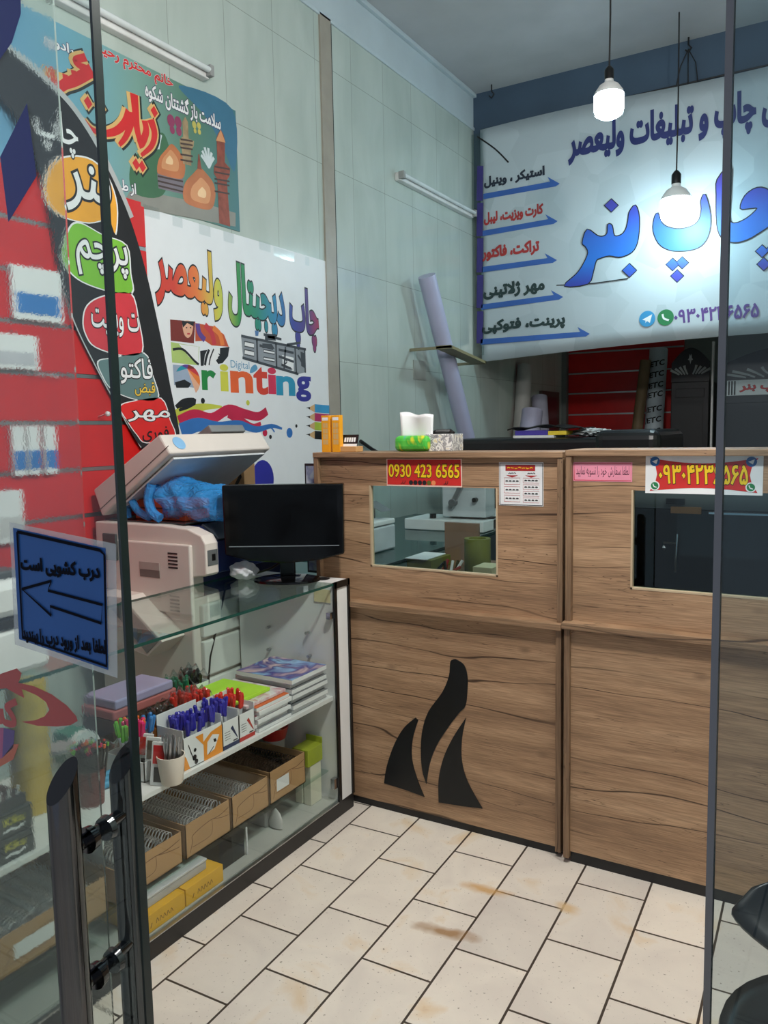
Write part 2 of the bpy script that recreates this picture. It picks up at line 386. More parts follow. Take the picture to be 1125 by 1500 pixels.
def tile_floor():
    m, nt, p = newmat('travertine_tiles')
    tc = N(nt, 'ShaderNodeTexCoord'); mp = N(nt, 'ShaderNodeMapping'); nt.links.new(tc.outputs['Object'], mp.inputs[0])
    mp.inputs['Rotation'].default_value = (0, 0, math.radians(-90-1.7)); 
    # rows run along the shop: texture x = world y, texture y = -world x
    mp.inputs['Location'].default_value = (0, 0, 0)
    ad = N(nt, 'ShaderNodeVectorMath', operation='ADD'); nt.links.new(mp.outputs[0], ad.inputs[0]); ad.inputs[1].default_value = FLOOR_OFF
    bt = N(nt, 'ShaderNodeTexBrick'); nt.links.new(ad.outputs[0], bt.inputs['Vector'])
    bt.offset = .5; bt.offset_frequency = 2; bt.squash = 1
    for k, v in {'Scale':1.0, 'Mortar Size':.0036, 'Mortar Smooth':.1, 'Bias':0.0, 'Brick Width':.325, 'Row Height':.2195}.items(): bt.inputs[k].default_value = v
    bt.inputs['Color1'].default_value = S(240, 233, 222); bt.inputs['Color2'].default_value = S(222, 216, 208); bt.inputs['Mortar'].default_value = S(70, 62, 54)
    n1 = N(nt, 'ShaderNodeTexNoise'); n1.inputs['Scale'].default_value = 5; n1.inputs['Detail'].default_value = 8; n1.inputs['Distortion'].default_value = .8
    nt.links.new(tc.outputs['Object'], n1.inputs['Vector'])
    r1 = ramp(nt, [(.3, S(240, 236, 232)), (.58, S(255, 252, 246)), (.72, S(246, 226, 194)), (.82, S(206, 160, 100))]); nt.links.new(n1.outputs['Fac'], r1.inputs[0])
    mu = N(nt, 'ShaderNodeMix', data_type='RGBA', blend_type='MULTIPLY'); mu.inputs[0].default_value = .85
    nt.links.new(bt.outputs['Color'], mu.inputs[6]); nt.links.new(r1.outputs[0], mu.inputs[7])
    n2 = N(nt, 'ShaderNodeTexNoise'); n2.inputs['Scale'].default_value = 110; n2.inputs['Detail'].default_value = 2
    nt.links.new(tc.outputs['Object'], n2.inputs['Vector'])
    r2 = ramp(nt, [(.27, (.45, .42, .38, 1)), (.33, (1, 1, 1, 1))]); nt.links.new(n2.outputs['Fac'], r2.inputs[0])
    mu2 = N(nt, 'ShaderNodeMix', data_type='RGBA', blend_type='MULTIPLY'); mu2.inputs[0].default_value = 1
    nt.links.new(mu.outputs[2], mu2.inputs[6]); nt.links.new(r2.outputs[0], mu2.inputs[7])
    # brown seam stain across two tiles
    def streak(cx, cy, rx, ry, ang, prev, col):
        q = N(nt, 'ShaderNodeMapping', vector_type='TEXTURE'); q.inputs['Location'].default_value = (cx, cy, 0); q.inputs['Rotation'].default_value = (0, 0, ang); q.inputs['Scale'].default_value = (rx, ry, 1)
        nt.links.new(tc.outputs['Object'], q.inputs[0])
        wn = N(nt, 'ShaderNodeTexNoise'); wn.inputs['Scale'].default_value = 16; nt.links.new(tc.outputs['Object'], wn.inputs['Vector'])
        va = N(nt, 'ShaderNodeVectorMath', operation='MULTIPLY_ADD'); va.inputs[1].default_value = (1.2, 1.2, 0); nt.links.new(wn.outputs['Color'], va.inputs[0])
        vs = N(nt, 'ShaderNodeVectorMath', operation='ADD'); vs.inputs[1].default_value = (-.6, -.6, 0); nt.links.new(q.outputs[0], vs.inputs[0]); nt.links.new(vs.outputs[0], va.inputs[2])
        ln = N(nt, 'ShaderNodeVectorMath', operation='LENGTH'); nt.links.new(va.outputs[0], ln.inputs[0])
        rr = ramp(nt, [(.3, (.85, .85, .85, 1)), (1, (0, 0, 0, 1))]); nt.links.new(ln.outputs['Value'], rr.inputs[0])
        mx = N(nt, 'ShaderNodeMix', data_type='RGBA'); nt.links.new(rr.outputs[0], mx.inputs[0]); nt.links.new(prev, mx.inputs[6]); mx.inputs[7].default_value = col
        return mx.outputs[2]
    a = on(2, 0, 655, 1366); c = on(2, 0, 710, 1303); d = on(2, 0, 830, 1330)
    o = streak(a.x, a.y, .13, .03, math.radians(8), mu2.outputs[2], S(158, 116, 66))
    o = streak(c.x, c.y, .11, .03, math.radians(8), o, S(206, 160, 96))
    o = streak(d.x, d.y, .06, .03, math.radians(-15), o, S(214, 182, 134))
    nt.links.new(o, p.inputs['Base Color']); p.inputs['Roughness'].default_value = .38
    b = N(nt, 'ShaderNodeBump'); b.inputs['Strength'].default_value = .25; b.inputs['Distance'].default_value = .003
    nt.links.new(bt.outputs['Fac'], b.inputs['Height']); b.invert = True; nt.links.new(b.outputs[0], p.inputs['Normal'])
    return m
FLOOR_OFF = (-.032, .2195*8-.017, 0)

def wall_tile():
    m, nt, p = newmat('pale_green_wall_tile')
    tc = N(nt, 'ShaderNodeTexCoord'); sx = N(nt, 'ShaderNodeSeparateXYZ'); nt.links.new(tc.outputs['Object'], sx.inputs[0])
    cx = N(nt, 'ShaderNodeCombineXYZ')
    a = N(nt, 'ShaderNodeMath', operation='ADD', i_1=-4.40+.39*40); z = N(nt, 'ShaderNodeMath', operation='ADD', i_1=-1.928+.575*10)
    nt.links.new(sx.outputs[1], a.inputs[0]); nt.links.new(sx.outputs[2], z.inputs[0]); nt.links.new(a.outputs[0], cx.inputs[0]); nt.links.new(z.outputs[0], cx.inputs[1])
    bt = N(nt, 'ShaderNodeTexBrick'); nt.links.new(cx.outputs[0], bt.inputs['Vector']); bt.offset = 0
    for k, v in {'Scale':1.0, 'Mortar Size':.0022, 'Mortar Smooth':.3, 'Brick Width':.39, 'Row Height':.575, 'Bias':0.0}.items(): bt.inputs[k].default_value = v
    bt.inputs['Color1'].default_value = S(188, 200, 193); bt.inputs['Color2'].default_value = S(182, 194, 187); bt.inputs['Mortar'].default_value = S(150, 158, 150)
    q = N(nt, 'ShaderNodeMapping'); q.inputs['Rotation'].default_value = (math.radians(32), 0, 0); q.inputs['Scale'].default_value = (1, 2.4, .8); nt.links.new(tc.outputs['Object'], q.inputs[0])
    n = N(nt, 'ShaderNodeTexNoise'); n.inputs['Scale'].default_value = 2.2; n.inputs['Detail'].default_value = 7; n.inputs['Distortion'].default_value = .6; nt.links.new(q.outputs[0], n.inputs['Vector'])
    r = ramp(nt, [(.3, (.90, .915, .91, 1)), (.62, (1.03, 1.03, 1.03, 1))]); nt.links.new(n.outputs['Fac'], r.inputs[0])
    mu = N(nt, 'ShaderNodeMix', data_type='RGBA', blend_type='MULTIPLY'); mu.inputs[0].default_value = 1
    nt.links.new(bt.outputs['Color'], mu.inputs[6]); nt.links.new(r.outputs[0], mu.inputs[7]); nt.links.new(mu.outputs[2], p.inputs['Base Color'])
    p.inputs['Roughness'].default_value = .13
    return m
WTILE = wall_tile()
PLASTER = flat('painted_plaster', S(186, 200, 206), .7, var=.06, scale=3)
CEIL = flat('ceiling_paint', S(176, 178, 180), .8, var=.10, scale=2)
BEAMM = flat('slate_blue', S(64, 84, 104), .7, var=.1, scale=3)  # one dark slate blue over the whole beam, slightly mottled
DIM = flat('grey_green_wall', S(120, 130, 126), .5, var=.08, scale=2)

# ------------------------------------------------------------------ the room
XW, ZC, YB = -2.8, 4.2, 6.2
struct(B().box(-3.2, 2.6, -1.2, 9, -.12, 0).done('floor', tile_floor()))
struct(B().box(-3.2, 2.6, .55, 6.25, ZC, ZC+.15).done('ceiling', CEIL))
struct(B().box(XW-.2, XW, .55, 9, 0, 3.93).done('wall_left', WTILE))
struct(B().box(XW-.2, XW, .55, 6.25, 3.93, ZC).done('trim_1', PLASTER))
b = B(); b.box(XW, XW+.012, .55, 6.25, 3.915, 3.94); b.box(XW, XW+.03, .55, 6.25, ZC-.03, ZC); struct(b.done('trim_2', PLASTER, bevel=.004))
struct(B().box(XW, XW+.012, 4.06, 4.17, 0, 3.93).done('trim_3', flat('beige_tile_edge', S(160, 154, 142), .4)))
struct(B().box(XW, XW+.004, 4.172, 4.19, 0, 3.93).done('trim_4', flat('dark_gap', S(40, 50, 50), .8)))
struct(B().box(-3.0, 2.6, 6.25, 6.45, 3.3, 4.9).done('trim_5', BEAMM))
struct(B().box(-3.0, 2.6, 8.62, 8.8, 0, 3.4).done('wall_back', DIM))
struct(B().box(2.2, 2.4, .55, 9, 0, ZC).done('wall_right', WTILE))
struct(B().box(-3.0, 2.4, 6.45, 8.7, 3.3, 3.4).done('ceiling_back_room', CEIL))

# ------------------------------------------------------------------ shop front: fixed pane, two sliding doors
def frosted():
    m, nt, p = newmat('rippled_glass'); nt.nodes.remove(p); out = nt.nodes['Material Output']
    tc = N(nt, 'ShaderNodeTexCoord'); n = N(nt, 'ShaderNodeTexNoise'); n.inputs['Scale'].default_value = 160; n.inputs['Detail'].default_value = 3
    nt.links.new(tc.outputs['Object'], n.inputs['Vector'])
    bp = N(nt, 'ShaderNodeBump'); bp.inputs['Strength'].default_value = .07; bp.inputs['Distance'].default_value = .002; nt.links.new(n.outputs['Fac'], bp.inputs['Height'])
    rf = N(nt, 'ShaderNodeBsdfRefraction'); rf.inputs['IOR'].default_value = 1.12; rf.inputs['Roughness'].default_value = .065; rf.inputs[0].default_value = (.95, .97, .96, 1)
    nt.links.new(bp.outputs[0], rf.inputs['Normal'])
    gl = N(nt, 'ShaderNodeBsdfGlossy'); gl.inputs['Roughness'].default_value = .2; fr = N(nt, 'ShaderNodeValue'); fr.outputs[0].default_value = .05
    mx = N(nt, 'ShaderNodeMixShader'); nt.links.new(fr.outputs[0], mx.inputs[0]); nt.links.new(rf.outputs[0], mx.inputs[1]); nt.links.new(gl.outputs[0], mx.inputs[2])
    nt.links.new(mx.outputs[0], out.inputs[0]); return m
YD, YF = .80, .86
struct(B().box(-2.6, -1.085, YF, YF+.003, .02, 2.7).done('window_1', frosted()))
struct(B().box(-2.6, 2.2, .76, .90, 2.72, 2.80).done('trim_6', STEEL))
DGL = glass('door_glass', (.90, .94, .94, 1)); DGR = glass('door_glass_blue', (.80, .86, .88, 1))
d1 = struct(B().box(-2.3, -.925, YD-.005, YD+.005, .02, 2.7).done('door_1', DGL))
B().box(-.926, -.921, YD-.007, YD+.007, .02, 2.7).done('edge', SEAL, d1)
d2 = struct(B().box(-.107, 1.2, YD-.005, YD+.005, .02, 2.7).done('door_2', DGR))
B().box(-.1135, -.107, YD-.006, YD+.006, .02, 2.7).done('edge_seal', flat('grey_seal', (.16, .16, .165, 1), .22, .6), d2)
# pull handle through the left door
def handle_tube(cx, cy, ztop, cut):
    b = B(); n = 28; r = .0235; top = []; bot = []
    for k in range(n):
        a = 2*math.pi*k/n; x, y = r*math.cos(a), r*math.sin(a)
        top.append(b.bm.verts.new((cx+x, cy+y, ztop + x*cut + y*1.25))); bot.append(b.bm.verts.new((cx+x, cy+y, .25)))
    for k in range(n): b.bm.faces.new([bot[k], bot[(k+1) % n], top[(k+1) % n], top[k]])
    b.bm.faces.new(bot[::-1]); b.bm.faces.new(top).material_index = 1
    return b.done('pull_bar', [DCHROME, BLACKG], d1, smooth=True)
handle_tube(-1.010, .735, .985, .12); handle_tube(-1.040, .875, .955, .12)
for z in (.872, .645):
    b = B(); b.tube([(-1.010, .745, z), (-1.034, .865, z)], .011, 16); b.tube([(-1.013, .772, z), (-1.015, .786, z)], [.021, .019], 20); b.tube([(-1.017, .81, z), (-1.018, .82, z)], [.019, .021], 20)
    b.done('standoff', DCHROME, d1, smooth=True)

LAMI, nt, p_ = newmat('laminate'); p_.inputs['Base Color'].default_value = S(200, 206, 206); p_.inputs['Alpha'].default_value = .35; p_.inputs['Roughness'].default_value = .25
# notice taped to the left door
pl = Pl(1, YD-.008)
sg = thing('door_notice', 'blue laminated notice with a black arrow taped to the left glass door', 'sign', pl.px(90, 880))
c = [(20, 773), (155, 803), (159, 981), (29, 936)]
B().ngon([pl.px(*p) for p in [(14, 765), (170, 797), (172, 993), (22, 944)]]).done('laminate_pouch', LAMI, sg, thick=.0006)
B().prism([pl.px(*p, .001) for p in c], (0, -.0008, 0)).done('sheet', flat('notice_blue', S(14, 78, 144), .55), sg)
b = B(); P0 = Pl(1, YD-.011)
stroke(b, P0, [(25, 779), (146, 806), (153, 813), (156, 976), (33, 934), (25, 779)], .005, 0, sm=False)
ar = [(32, 863), (75, 851), (70, 865), (150, 886), (148, 913), (73, 888), (75, 902)]
stroke(b, P0, ar+ar[:2], .0045, 0, sm=False)
bl, tr = rect(P0, (29, 812), (146, 838), (140, 853), (140, 825)); write(b, P0, fa('درب کشویی است'), bl, tr, 0, .05, px=False)
bl, tr = rect(P0, (32, 918), (155, 950), (145, 963), (145, 936)); write(b, P0, fa('لطفا بعد از ورود درب را ببندید'), bl, tr, 0, .05, px=False)
b.done('lettering', flat('notice_ink', S(6, 8, 20), .8, spec=.1), sg)

# vinyl on the fixed pane (street side)
pv = Pl(1, YF-.001); 
def vinyl(name, col):
    m, nt, p = newmat(name); out = nt.nodes['Material Output']; p.inputs['Base Color'].default_value = col; p.inputs['Roughness'].default_value = .5
    t_ = N(nt, 'ShaderNodeBsdfTranslucent'); t_.inputs[0].default_value = col; mx = N(nt, 'ShaderNodeMixShader'); mx.inputs[0].default_value = .15
    nt.links.new(p.outputs[0], mx.inputs[1]); nt.links.new(t_.outputs[0], mx.inputs[2]); nt.links.new(mx.outputs[0], out.inputs[0]); return m
VB = vinyl('navy_vinyl', S(38, 34, 140)); VR = vinyl('red_vinyl', S(226, 60, 42))
b = B(); poly(b, pv, [(-60, -40), (30, -40), (31, 20), (18, 62), (-6, 96), (-60, 110)], sm=False)
tag(b.done('window_decal', VB, thick=.0006), 'navy vinyl letter piece at the top of the fixed glass pane', 'decal')
b = B(); poly(b, pv, [(40, 152), (54, 258), (13, 325), (1, 230)])
tag(b.done('window_decal', VB, thick=.0006), 'navy vinyl diamond on the fixed glass pane in front of the red slat panel', 'decal')
b = B(); poly(b, pv, [(-60, 1004), (-20, 996), (4, 986), (25, 979), (32, 986), (29, 996), (27, 1000), (50, 1005), (76, 1017), (98, 1033), (112, 1049), (114, 1056), (104, 1062), (84, 1064), (56, 1063), (32, 1057), (52, 1055), (66, 1049), (73, 1040), (68, 1028), (54, 1018), (38, 1011), (32, 1009), (36, 1022), (26, 1017), (10, 1008), (-20, 1010), (-60, 1020)])
bl, tr = rect(pv, (-34, 1050), (27, 1050), (20, 1067), (20, 1022)); write(b, pv, fa('کشـ'), bl, tr, .0002, .05, px=False)
tag(b.done('window_decal', VR, thick=.0006), 'red vinyl swoosh arrow curling over the display case at lower left', 'decal')
b = B(); 
for i, (o, r0) in enumerate([(0, 0), (1, 1), (2, 2)]):
    poly(b, pv, [[(-30, 1066), (6, 1066), (4, 1110), (-30, 1125)], [(6, 1066), (22, 1070), (20, 1095), (4, 1110)], [(-30, 1125), (4, 1110), (20, 1090), (28, 1090), (20, 1112), (-30, 1140)]][i], mi=i)
tag(b.done('window_decal', [vinyl('pink_vinyl', S(210, 70, 130)), vinyl('purple_vinyl', S(110, 54, 140)), vinyl('orange_vinyl', S(245, 106, 50))], thick=.0006), 'pink, purple and orange vinyl swirl at the lower left edge of the fixed pane', 'decal')

# ------------------------------------------------------------------ wall fittings left
pw = Pl(0, XW)
def tube_light(y0, y1, z, label, sag=0):
    t = thing('tube_light', label, 'lamp', (XW, (y0+y1)/2, z), 'wall mounted tube lights')
    B().box(XW, XW+.045, y0, y1, z-.028, z+.028).done('batten', WHITE, t, bevel=.006)
    for y in (y0+.01, y1-.01): B().box(XW+.03, XW+.075, y-.014, y+.014, z-.022, z+.03).done('end_cap', flat('lamp_grey', S(150, 152, 150), .5), t, bevel=.004)
    B().tube([(XW+.062, y0+.02, z+.006), (XW+.062, y1-.02, z+.006)], .014, 14).done('tube', flat('unlit_tube', S(215, 222, 222), .2), t, smooth=True)
tube_light(4.93, 6.14, 3.225, 'unlit tube light on the far wall left of the white banner')
tube_light(1.85, 3.06, 3.225, 'unlit tube light above the shrine poster')

# shrine poster
ps = Pl(0, XW+.004)
SK = grad('sky_to_green_print', 1, 1.95, 3.3, [S(104, 160, 196), S(112, 168, 186), S(120, 160, 150), S(84, 124, 104), S(70, 118, 124)])
po = thing('wall_poster', 'colourful poster with golden domes and large red lettering on the left wall', 'poster', ps.px(200, 180))
corners = [(0, 25), (345, 158), (347, 336), (0, 215)]
u0 = 1.93; u1 = 3.29; v0 = 2.535; v1 = 3.135
B().box(XW, XW+.004, u0, u1, v0, v1).done('sheet', SK, po)
b = B(); poly(b, ps, [(180, 300), (345, 332), (345, 312), (300, 298), (240, 286), (190, 280)], .001, 0); poly(b, ps, [(262, 125), (340, 160), (344, 250), (326, 215), (300, 170)], .0012, 1, True)
poly(b, ps, [(192, 240), (222, 205), (240, 196), (250, 236), (238, 286), (196, 282)], .0014, 2, True)
for k, (x, y, a0) in enumerate([(232, 218, 2.0), (306, 246, 1.7)]):
    u_, v_ = ps.uv(x, y)
    for j in range(6):
        an = a0+(j-2.5)*.28; L_ = .10-.012*abs(j-2.5); stroke(b, ps, [(u_, v_), (u_+math.cos(an)*L_*.5, v_+math.sin(an)*L_*.55), (u_+math.cos(an)*L_, v_+math.sin(an)*L_)], (.012, .016), .0016+k*2e-4+j*3e-5, 3, px=False)
b.done('backdrop', [flat('ground_haze', S(140, 140, 132), .5), flat('sky_blue', S(60, 112, 140), .5), flat('leaf_green', S(64, 108, 76), .5), flat('feather_white', S(200, 212, 214), .5)], po)
DOME = [flat('gold_dome', S(186, 112, 66), .45, var=.2, scale=6), flat('gold_dome_mid', S(208, 146, 98), .45), flat('gold_dome_light', S(232, 196, 150), .45)]
b = B()
for (pts, cx_, cy_, base) in [([(230, 250), (233, 232), (243, 219), (251, 211), (260, 219), (269, 234), (271, 250), (265, 262), (236, 256)], 247, 234, .0020), ([(268, 288), (271, 268), (283, 254), (292, 246), (302, 254), (313, 270), (315, 290), (307, 307), (277, 300)], 297, 284, .0026)]:
    poly(b, ps, pts, base, 0, True); c_ = Vector((cx_, cy_))
    for k, f_ in enumerate((.62, .26)): poly(b, ps, [tuple(c_+(Vector(p)-c_)*f_) for p in pts], base+.0002*(k+1), 4+k, True)
poly(b, ps, [(230, 254), (268, 261), (270, 285), (232, 276)], .0017, 1)
for q in [[(231, 258), (268, 266)], [(231, 265), (268, 274)], [(232, 272), (269, 281)]]: stroke(b, ps, q, .008, .0018, 6, sm=False)
poly(b, ps, [(267, 178), (271, 171), (275, 179), (276, 203), (284, 207), (283, 215), (279, 220), (280, 243), (268, 240), (266, 217), (263, 212), (263, 204), (268, 200)], .0030, 2)
for y in (204, 210, 216, 226, 234): stroke(b, ps, [(264, y), (282, y+3)], .008, .0032, 6, sm=False)
poly(b, ps, [(317, 202), (319, 196), (323, 190), (327, 197), (329, 205), (329, 238), (337, 247), (336, 258), (332, 264), (337, 332), (321, 327), (318, 262), (313, 254), (313, 244), (318, 238)], .0030, 3)
for y in (244, 252, 262, 268, 280): stroke(b, ps, [(314, y), (336, y+4)], .008, .0032, 6, sm=False)
poly(b, ps, [(316, 206), (323, 190), (330, 209)], .0033, 4)
stroke(b, ps, [(292, 248), (291, 226)], (.03, .006), .0031, 3)
for (x, y), m in [((256, 186), 7), ((288, 189), 8)]:
    u_, v_ = ps.uv(x, y)
    for j, (dx, dy, r) in enumerate([(-.024, .02, .024), (.022, .028, .022), (-.018, -.018, .016), (.024, -.012, .018)]): b.ngon([ps.p3(u_+dx*(.7 if m == 8 else 1)+r*(.6 if m == 8 else 1)*math.cos(t*.52), v_+dy*(.7 if m == 8 else 1)+1.2*r*(.6 if m == 8 else 1)*math.sin(t*.52), .0034+j*4e-5) for t in range(12)], m)
b.done('shrine_picture', [DOME[0], flat('shrine_base', S(120, 112, 120), .5), flat('minaret_tan', S(156, 134, 100), .5, var=.25, scale=25), flat('minaret_red', S(140, 70, 52), .5, var=.25, scale=25), DOME[1], DOME[2], flat('shrine_dark', S(70, 52, 48), .5), flat('butterfly_pink', S(140, 56, 92), .5), flat('butterfly_yellow', S(190, 180, 90), .5)], po)
b = B(); GOLD = flat('gold_print', S(214, 176, 110), .5); DK = flat('dark_halo', S(30, 40, 40), .6)
ZS = [([(385, 550), (420, 592), (470, 612), (530, 600), (572, 562), (592, 512)], (.018, .05)), ([(592, 512), (598, 560), (575, 625), (545, 664)], (.05, .022)),
      ([(612, 430), (618, 500), (626, 590), (642, 655)], (.05, .034)), ([(660, 552), (668, 600), (650, 652), (632, 662)], .04), ([(688, 548), (706, 610), (692, 668), (645, 712)], (.05, .02)),
      ([(232, 310), (238, 355), (262, 402), (300, 384), (345, 366), (420, 322)], (.03, .055)), ([(392, 262), (345, 276), (362, 300), (412, 318)], (.035, .03)), ([(300, 372), (296, 340)], .03), ([(340, 352), (334, 322)], .03)]
ZD = [(705, 512), (622, 752), (650, 762), (402, 470), (460, 492)]
for m_, off_, ex, sh in [(0, .003, .034, (0, 0)), (1, .0036, .010, (-11, -5)), (1, .00385, .012, (0, 0)), (2, .0042, -.004, (0, 0))]:
    for k, (pts, wd) in enumerate(ZS):
        q = [((x+sh[0])/3.125, (y+sh[1])/3.125) for x, y in pts]; ww = (wd[0]+ex, wd[1]+ex) if isinstance(wd, tuple) else wd+ex
        stroke(b, ps, q, ww, off_+k*2e-5, m_)
    for jz, (x, y) in enumerate(ZD):
        u_, v_ = ps.uv((x+sh[0])/3.125, (y+sh[1])/3.125); r = .024+ex*.5; b.ngon([ps.p3(u_+dx*r, v_+dy*r, off_+2.2e-4+jz*2e-5) for dx, dy in [(0, -1.2), (1, 0), (0, 1.2), (-1, 0)]], m_)
bl, tr = rect(ps, (140, 80), (253, 125), (250, 134), (250, 113)); write(b, ps, fa('خانم محترم رحیم'), bl, tr, .003, .05, 3, .02, px=False); write(b, ps, fa('خانم محترم رحیم'), bl, tr, .0036, .03, 2, .02, px=False)
for s_, (bl, tr) in [(fa('سلامت باز گشتتان شکوه'), rect(ps, (213, 150), (323, 186), (318, 194), (318, 166))), (fa('رادوچ'), rect(ps, (66, 70), (108, 82), (104, 86), (104, 66))), (fa('از ط'), rect(ps, (177, 270), (199, 280), (195, 288), (195, 268)))]:
    write(b, ps, s_, bl, tr, .003, .07, 4, .03, px=False); write(b, ps, s_, bl, tr, .0036, .03, 3, .03, px=False)
b.done('lettering', [DK, GOLD, PRED, PAPER, flat('violet_ink', S(60, 40, 90), .5)], po)

# printing poster
pp = Pl(0, XW+.004)
po = thing('wall_poster', 'large white printing poster with rainbow lettering behind the monitor', 'poster', (XW, 3.3, 1.6))
B().box(XW, XW+.004, 2.64, 4.12, .62, 2.515).done('sheet', flat('poster_white', S(226, 230, 232), .4, var=.02), po)
b = B(); RB = grad('rainbow_ink', 1, 2.80, 4.02, [S(205, 60, 40), S(225, 120, 50), S(200, 200, 70), S(40, 140, 60), S(30, 130, 110), S(40, 130, 175), S(50, 60, 150), S(80, 50, 120), S(190, 50, 60)])
write(b, pp, fa('چاپ دیجیتال ولیعصر'), (230, 448), (467, 432), .0012, .055, 0, .03) if False else None
yl, zl = pp.uv(229, 440); yr, zr = pp.uv(466, 465)
write(b, pp, fa('چاپ دیجیتال ولیعصر'), (yl, 2.07), (yr, 2.42), .0012, .068, 0, .03, px=False, shear=-.11); write(b, pp, fa('چاپ دیجیتال ولیعصر'), (yl, 2.07), (yr, 2.42), .002, .042, 1, .03, px=False, shear=-.11)
b.done('lettering', [INK, RB], po)
b = B(); lets = [('r', 296, 316, 571, 543, 0), ('i', 323, 334, 573, 534, 1), ('n', 338, 370, 575, 545, 2), ('t', 372, 392, 578, 538, 3), ('i', 393, 404, 577, 539, 4), ('n', 405, 432, 579, 552, 5), ('g', 434, 455, 588, 552, 6)]
for ch, xa, xb, yb_, yt, mi in lets: write(b, pp, ch, (xa, yb_), (xb, yt), .0012, .035, mi)
write(b, pp, 'Digital', (338, 542), (365, 530), .0012, .0, 7)
poly(b, pp, [(366, 546), (368, 538), (374, 534), (377, 540), (372, 545)], .002, 7, True)
b.done('lettering', [flat('p%d' % i, S(*c), .5) for i, c in enumerate([(30, 130, 60), (205, 205, 70), (225, 95, 40), (205, 60, 40), (200, 45, 80), (40, 140, 175), (50, 50, 140), (90, 150, 185)])], po)
# the picture letter P: eight colour panels
b = B()
poly(b, pp, [(249, 468), (286, 471), (284, 503), (250, 499)], .0012, 0)                                  # portrait panel
poly(b, pp, [(268, 471), (282, 472), (281, 488), (275, 495), (269, 488)], .0018, 1, True); poly(b, pp, [(266, 470), (284, 471), (283, 478), (274, 473), (268, 480)], .0022, 2)
stroke(b, pp, [(272, 480), (274, 480)], .006, .0026, 2); stroke(b, pp, [(278, 480), (280, 480)], .006, .0026, 2); stroke(b, pp, [(274, 489), (278, 489)], .007, .0026, 5)
poly(b, pp, [(286, 473), (312, 478), (328, 490), (335, 508), (310, 506), (300, 499), (286, 500)], .0012, 3)
stroke(b, pp, [(289, 474), (292, 488), (300, 498)], .03, .0018, 4); stroke(b, pp, [(300, 476), (310, 488), (314, 505)], .03, .0018, 5); stroke(b, pp, [(312, 480), (322, 490), (326, 506)], .03, .0018, 6)
poly(b, pp, [(250, 501), (292, 508), (290, 535), (252, 531)], .0012, 7); poly(b, pp, [(262, 504), (291, 508), (290, 534), (276, 522)], .0018, 8); stroke(b, pp, [(253, 512), (268, 512), (284, 528), (291, 534)], .012, .0022, 2)
poly(b, pp, [(293, 514), (336, 508), (334, 522), (326, 532), (310, 535), (294, 536)], .0012, 2); poly(b, pp, [(304, 512), (322, 510), (322, 522), (316, 528), (320, 534), (298, 536), (300, 520)], .0018, 8)
stroke(b, pp, [(306, 512), (302, 524), (300, 535)], .015, .0022, 2); stroke(b, pp, [(313, 511), (308, 524), (306, 535)], .008, .0022, 2); stroke(b, pp, [(320, 518), (322, 521), (319, 524)], .006, .0022, 2)
poly(b, pp, [(253, 534), (284, 537), (284, 568), (255, 564)], .0012, 9)
for k, m in enumerate([10, 4, 0, 5, 6, 1]):
    a0 = math.radians(200-k*34); a1 = math.radians(200-(k+1)*34); c0 = pp.uv(274, 540)
    b.ngon([pp.p3(c0[0], c0[1], .002)]+[pp.p3(c0[0]+.085*math.cos(a-.85), c0[1]+.075*math.sin(a-.85)-.055, .002) for a in (a0, (a0+a1)/2, a1)], m)
poly(b, pp, [(256, 560), (270, 556), (280, 562), (276, 568), (258, 568)], .0024, 2)
b.done('picture_letter', [flat('brick_red', S(120, 40, 30), .5), flat('skin_print', S(222, 170, 140), .5), INK, flat('rust', S(190, 80, 40), .5), flat('violet', S(90, 60, 140), .5), flat('crimson', S(190, 50, 60), .5), flat('amber', S(220, 120, 50), .5), flat('lime', S(170, 195, 110), .5), PAPER, flat('greyblue', S(150, 165, 185), .5), flat('teal', S(30, 140, 160), .5)], po)
# drawing of a large printer
b = B(); G1 = flat('sketch_grey', S(140, 146, 152), .5); G2 = flat('sketch_dark', S(60, 64, 70), .5)
poly(b, pp, [(353, 492), (395, 500), (447, 512), (448, 545), (437, 548), (356, 524)], .0012, 0)
for (a, c_, e, f) in [(358, 500, 372, 510), (358, 512, 372, 522), (386, 512, 402, 519), (386, 523, 402, 530)]:
    poly(b, pp, [(a, c_), (e, c_+3), (e, f), (a, f-3)], .0018, 2); stroke(b, pp, [(a, c_), (e, c_+3), (e, f), (a, f-3), (a, c_)], .006, .0022, 1, sm=False)
for q in [[(353, 492), (448, 512)], [(376, 497), (377, 530)], [(404, 503), (405, 538)], [(432, 510), (434, 547)], [(355, 524), (437, 548)], [(392, 493), (412, 497)], [(420, 505), (440, 502)], [(408, 512), (430, 517)], [(408, 522), (430, 530)], [(380, 506), (400, 511)], [(436, 520), (444, 534)], [(446, 512), (447, 546)], [(412, 534), (426, 540)], [(418, 508), (416, 540)], [(386, 490), (405, 492)]]:
    stroke(b, pp, q, .014, .0024, 1, sm=False)
poly(b, pp, [(373, 484), (379, 485), (378, 492), (374, 492)], .0024, 3); poly(b, pp, [(388, 492), (402, 492), (404, 499), (388, 498)], .0024, 1); poly(b, pp, [(384, 503), (398, 504), (402, 511), (384, 510)], .0026, 1); poly(b, pp, [(440, 515), (447, 518), (447, 540), (441, 536)], .0026, 1)
poly(b, pp, [(413, 520), (430, 524), (430, 544), (414, 536)], .0022, 2); stroke(b, pp, [(414, 522), (420, 530), (415, 536), (428, 541)], .008, .0028, 1)
b.done('printer_drawing', [G1, G2, PAPER, flat('sketch_blue', S(80, 120, 170), .5)], po)
b = B()
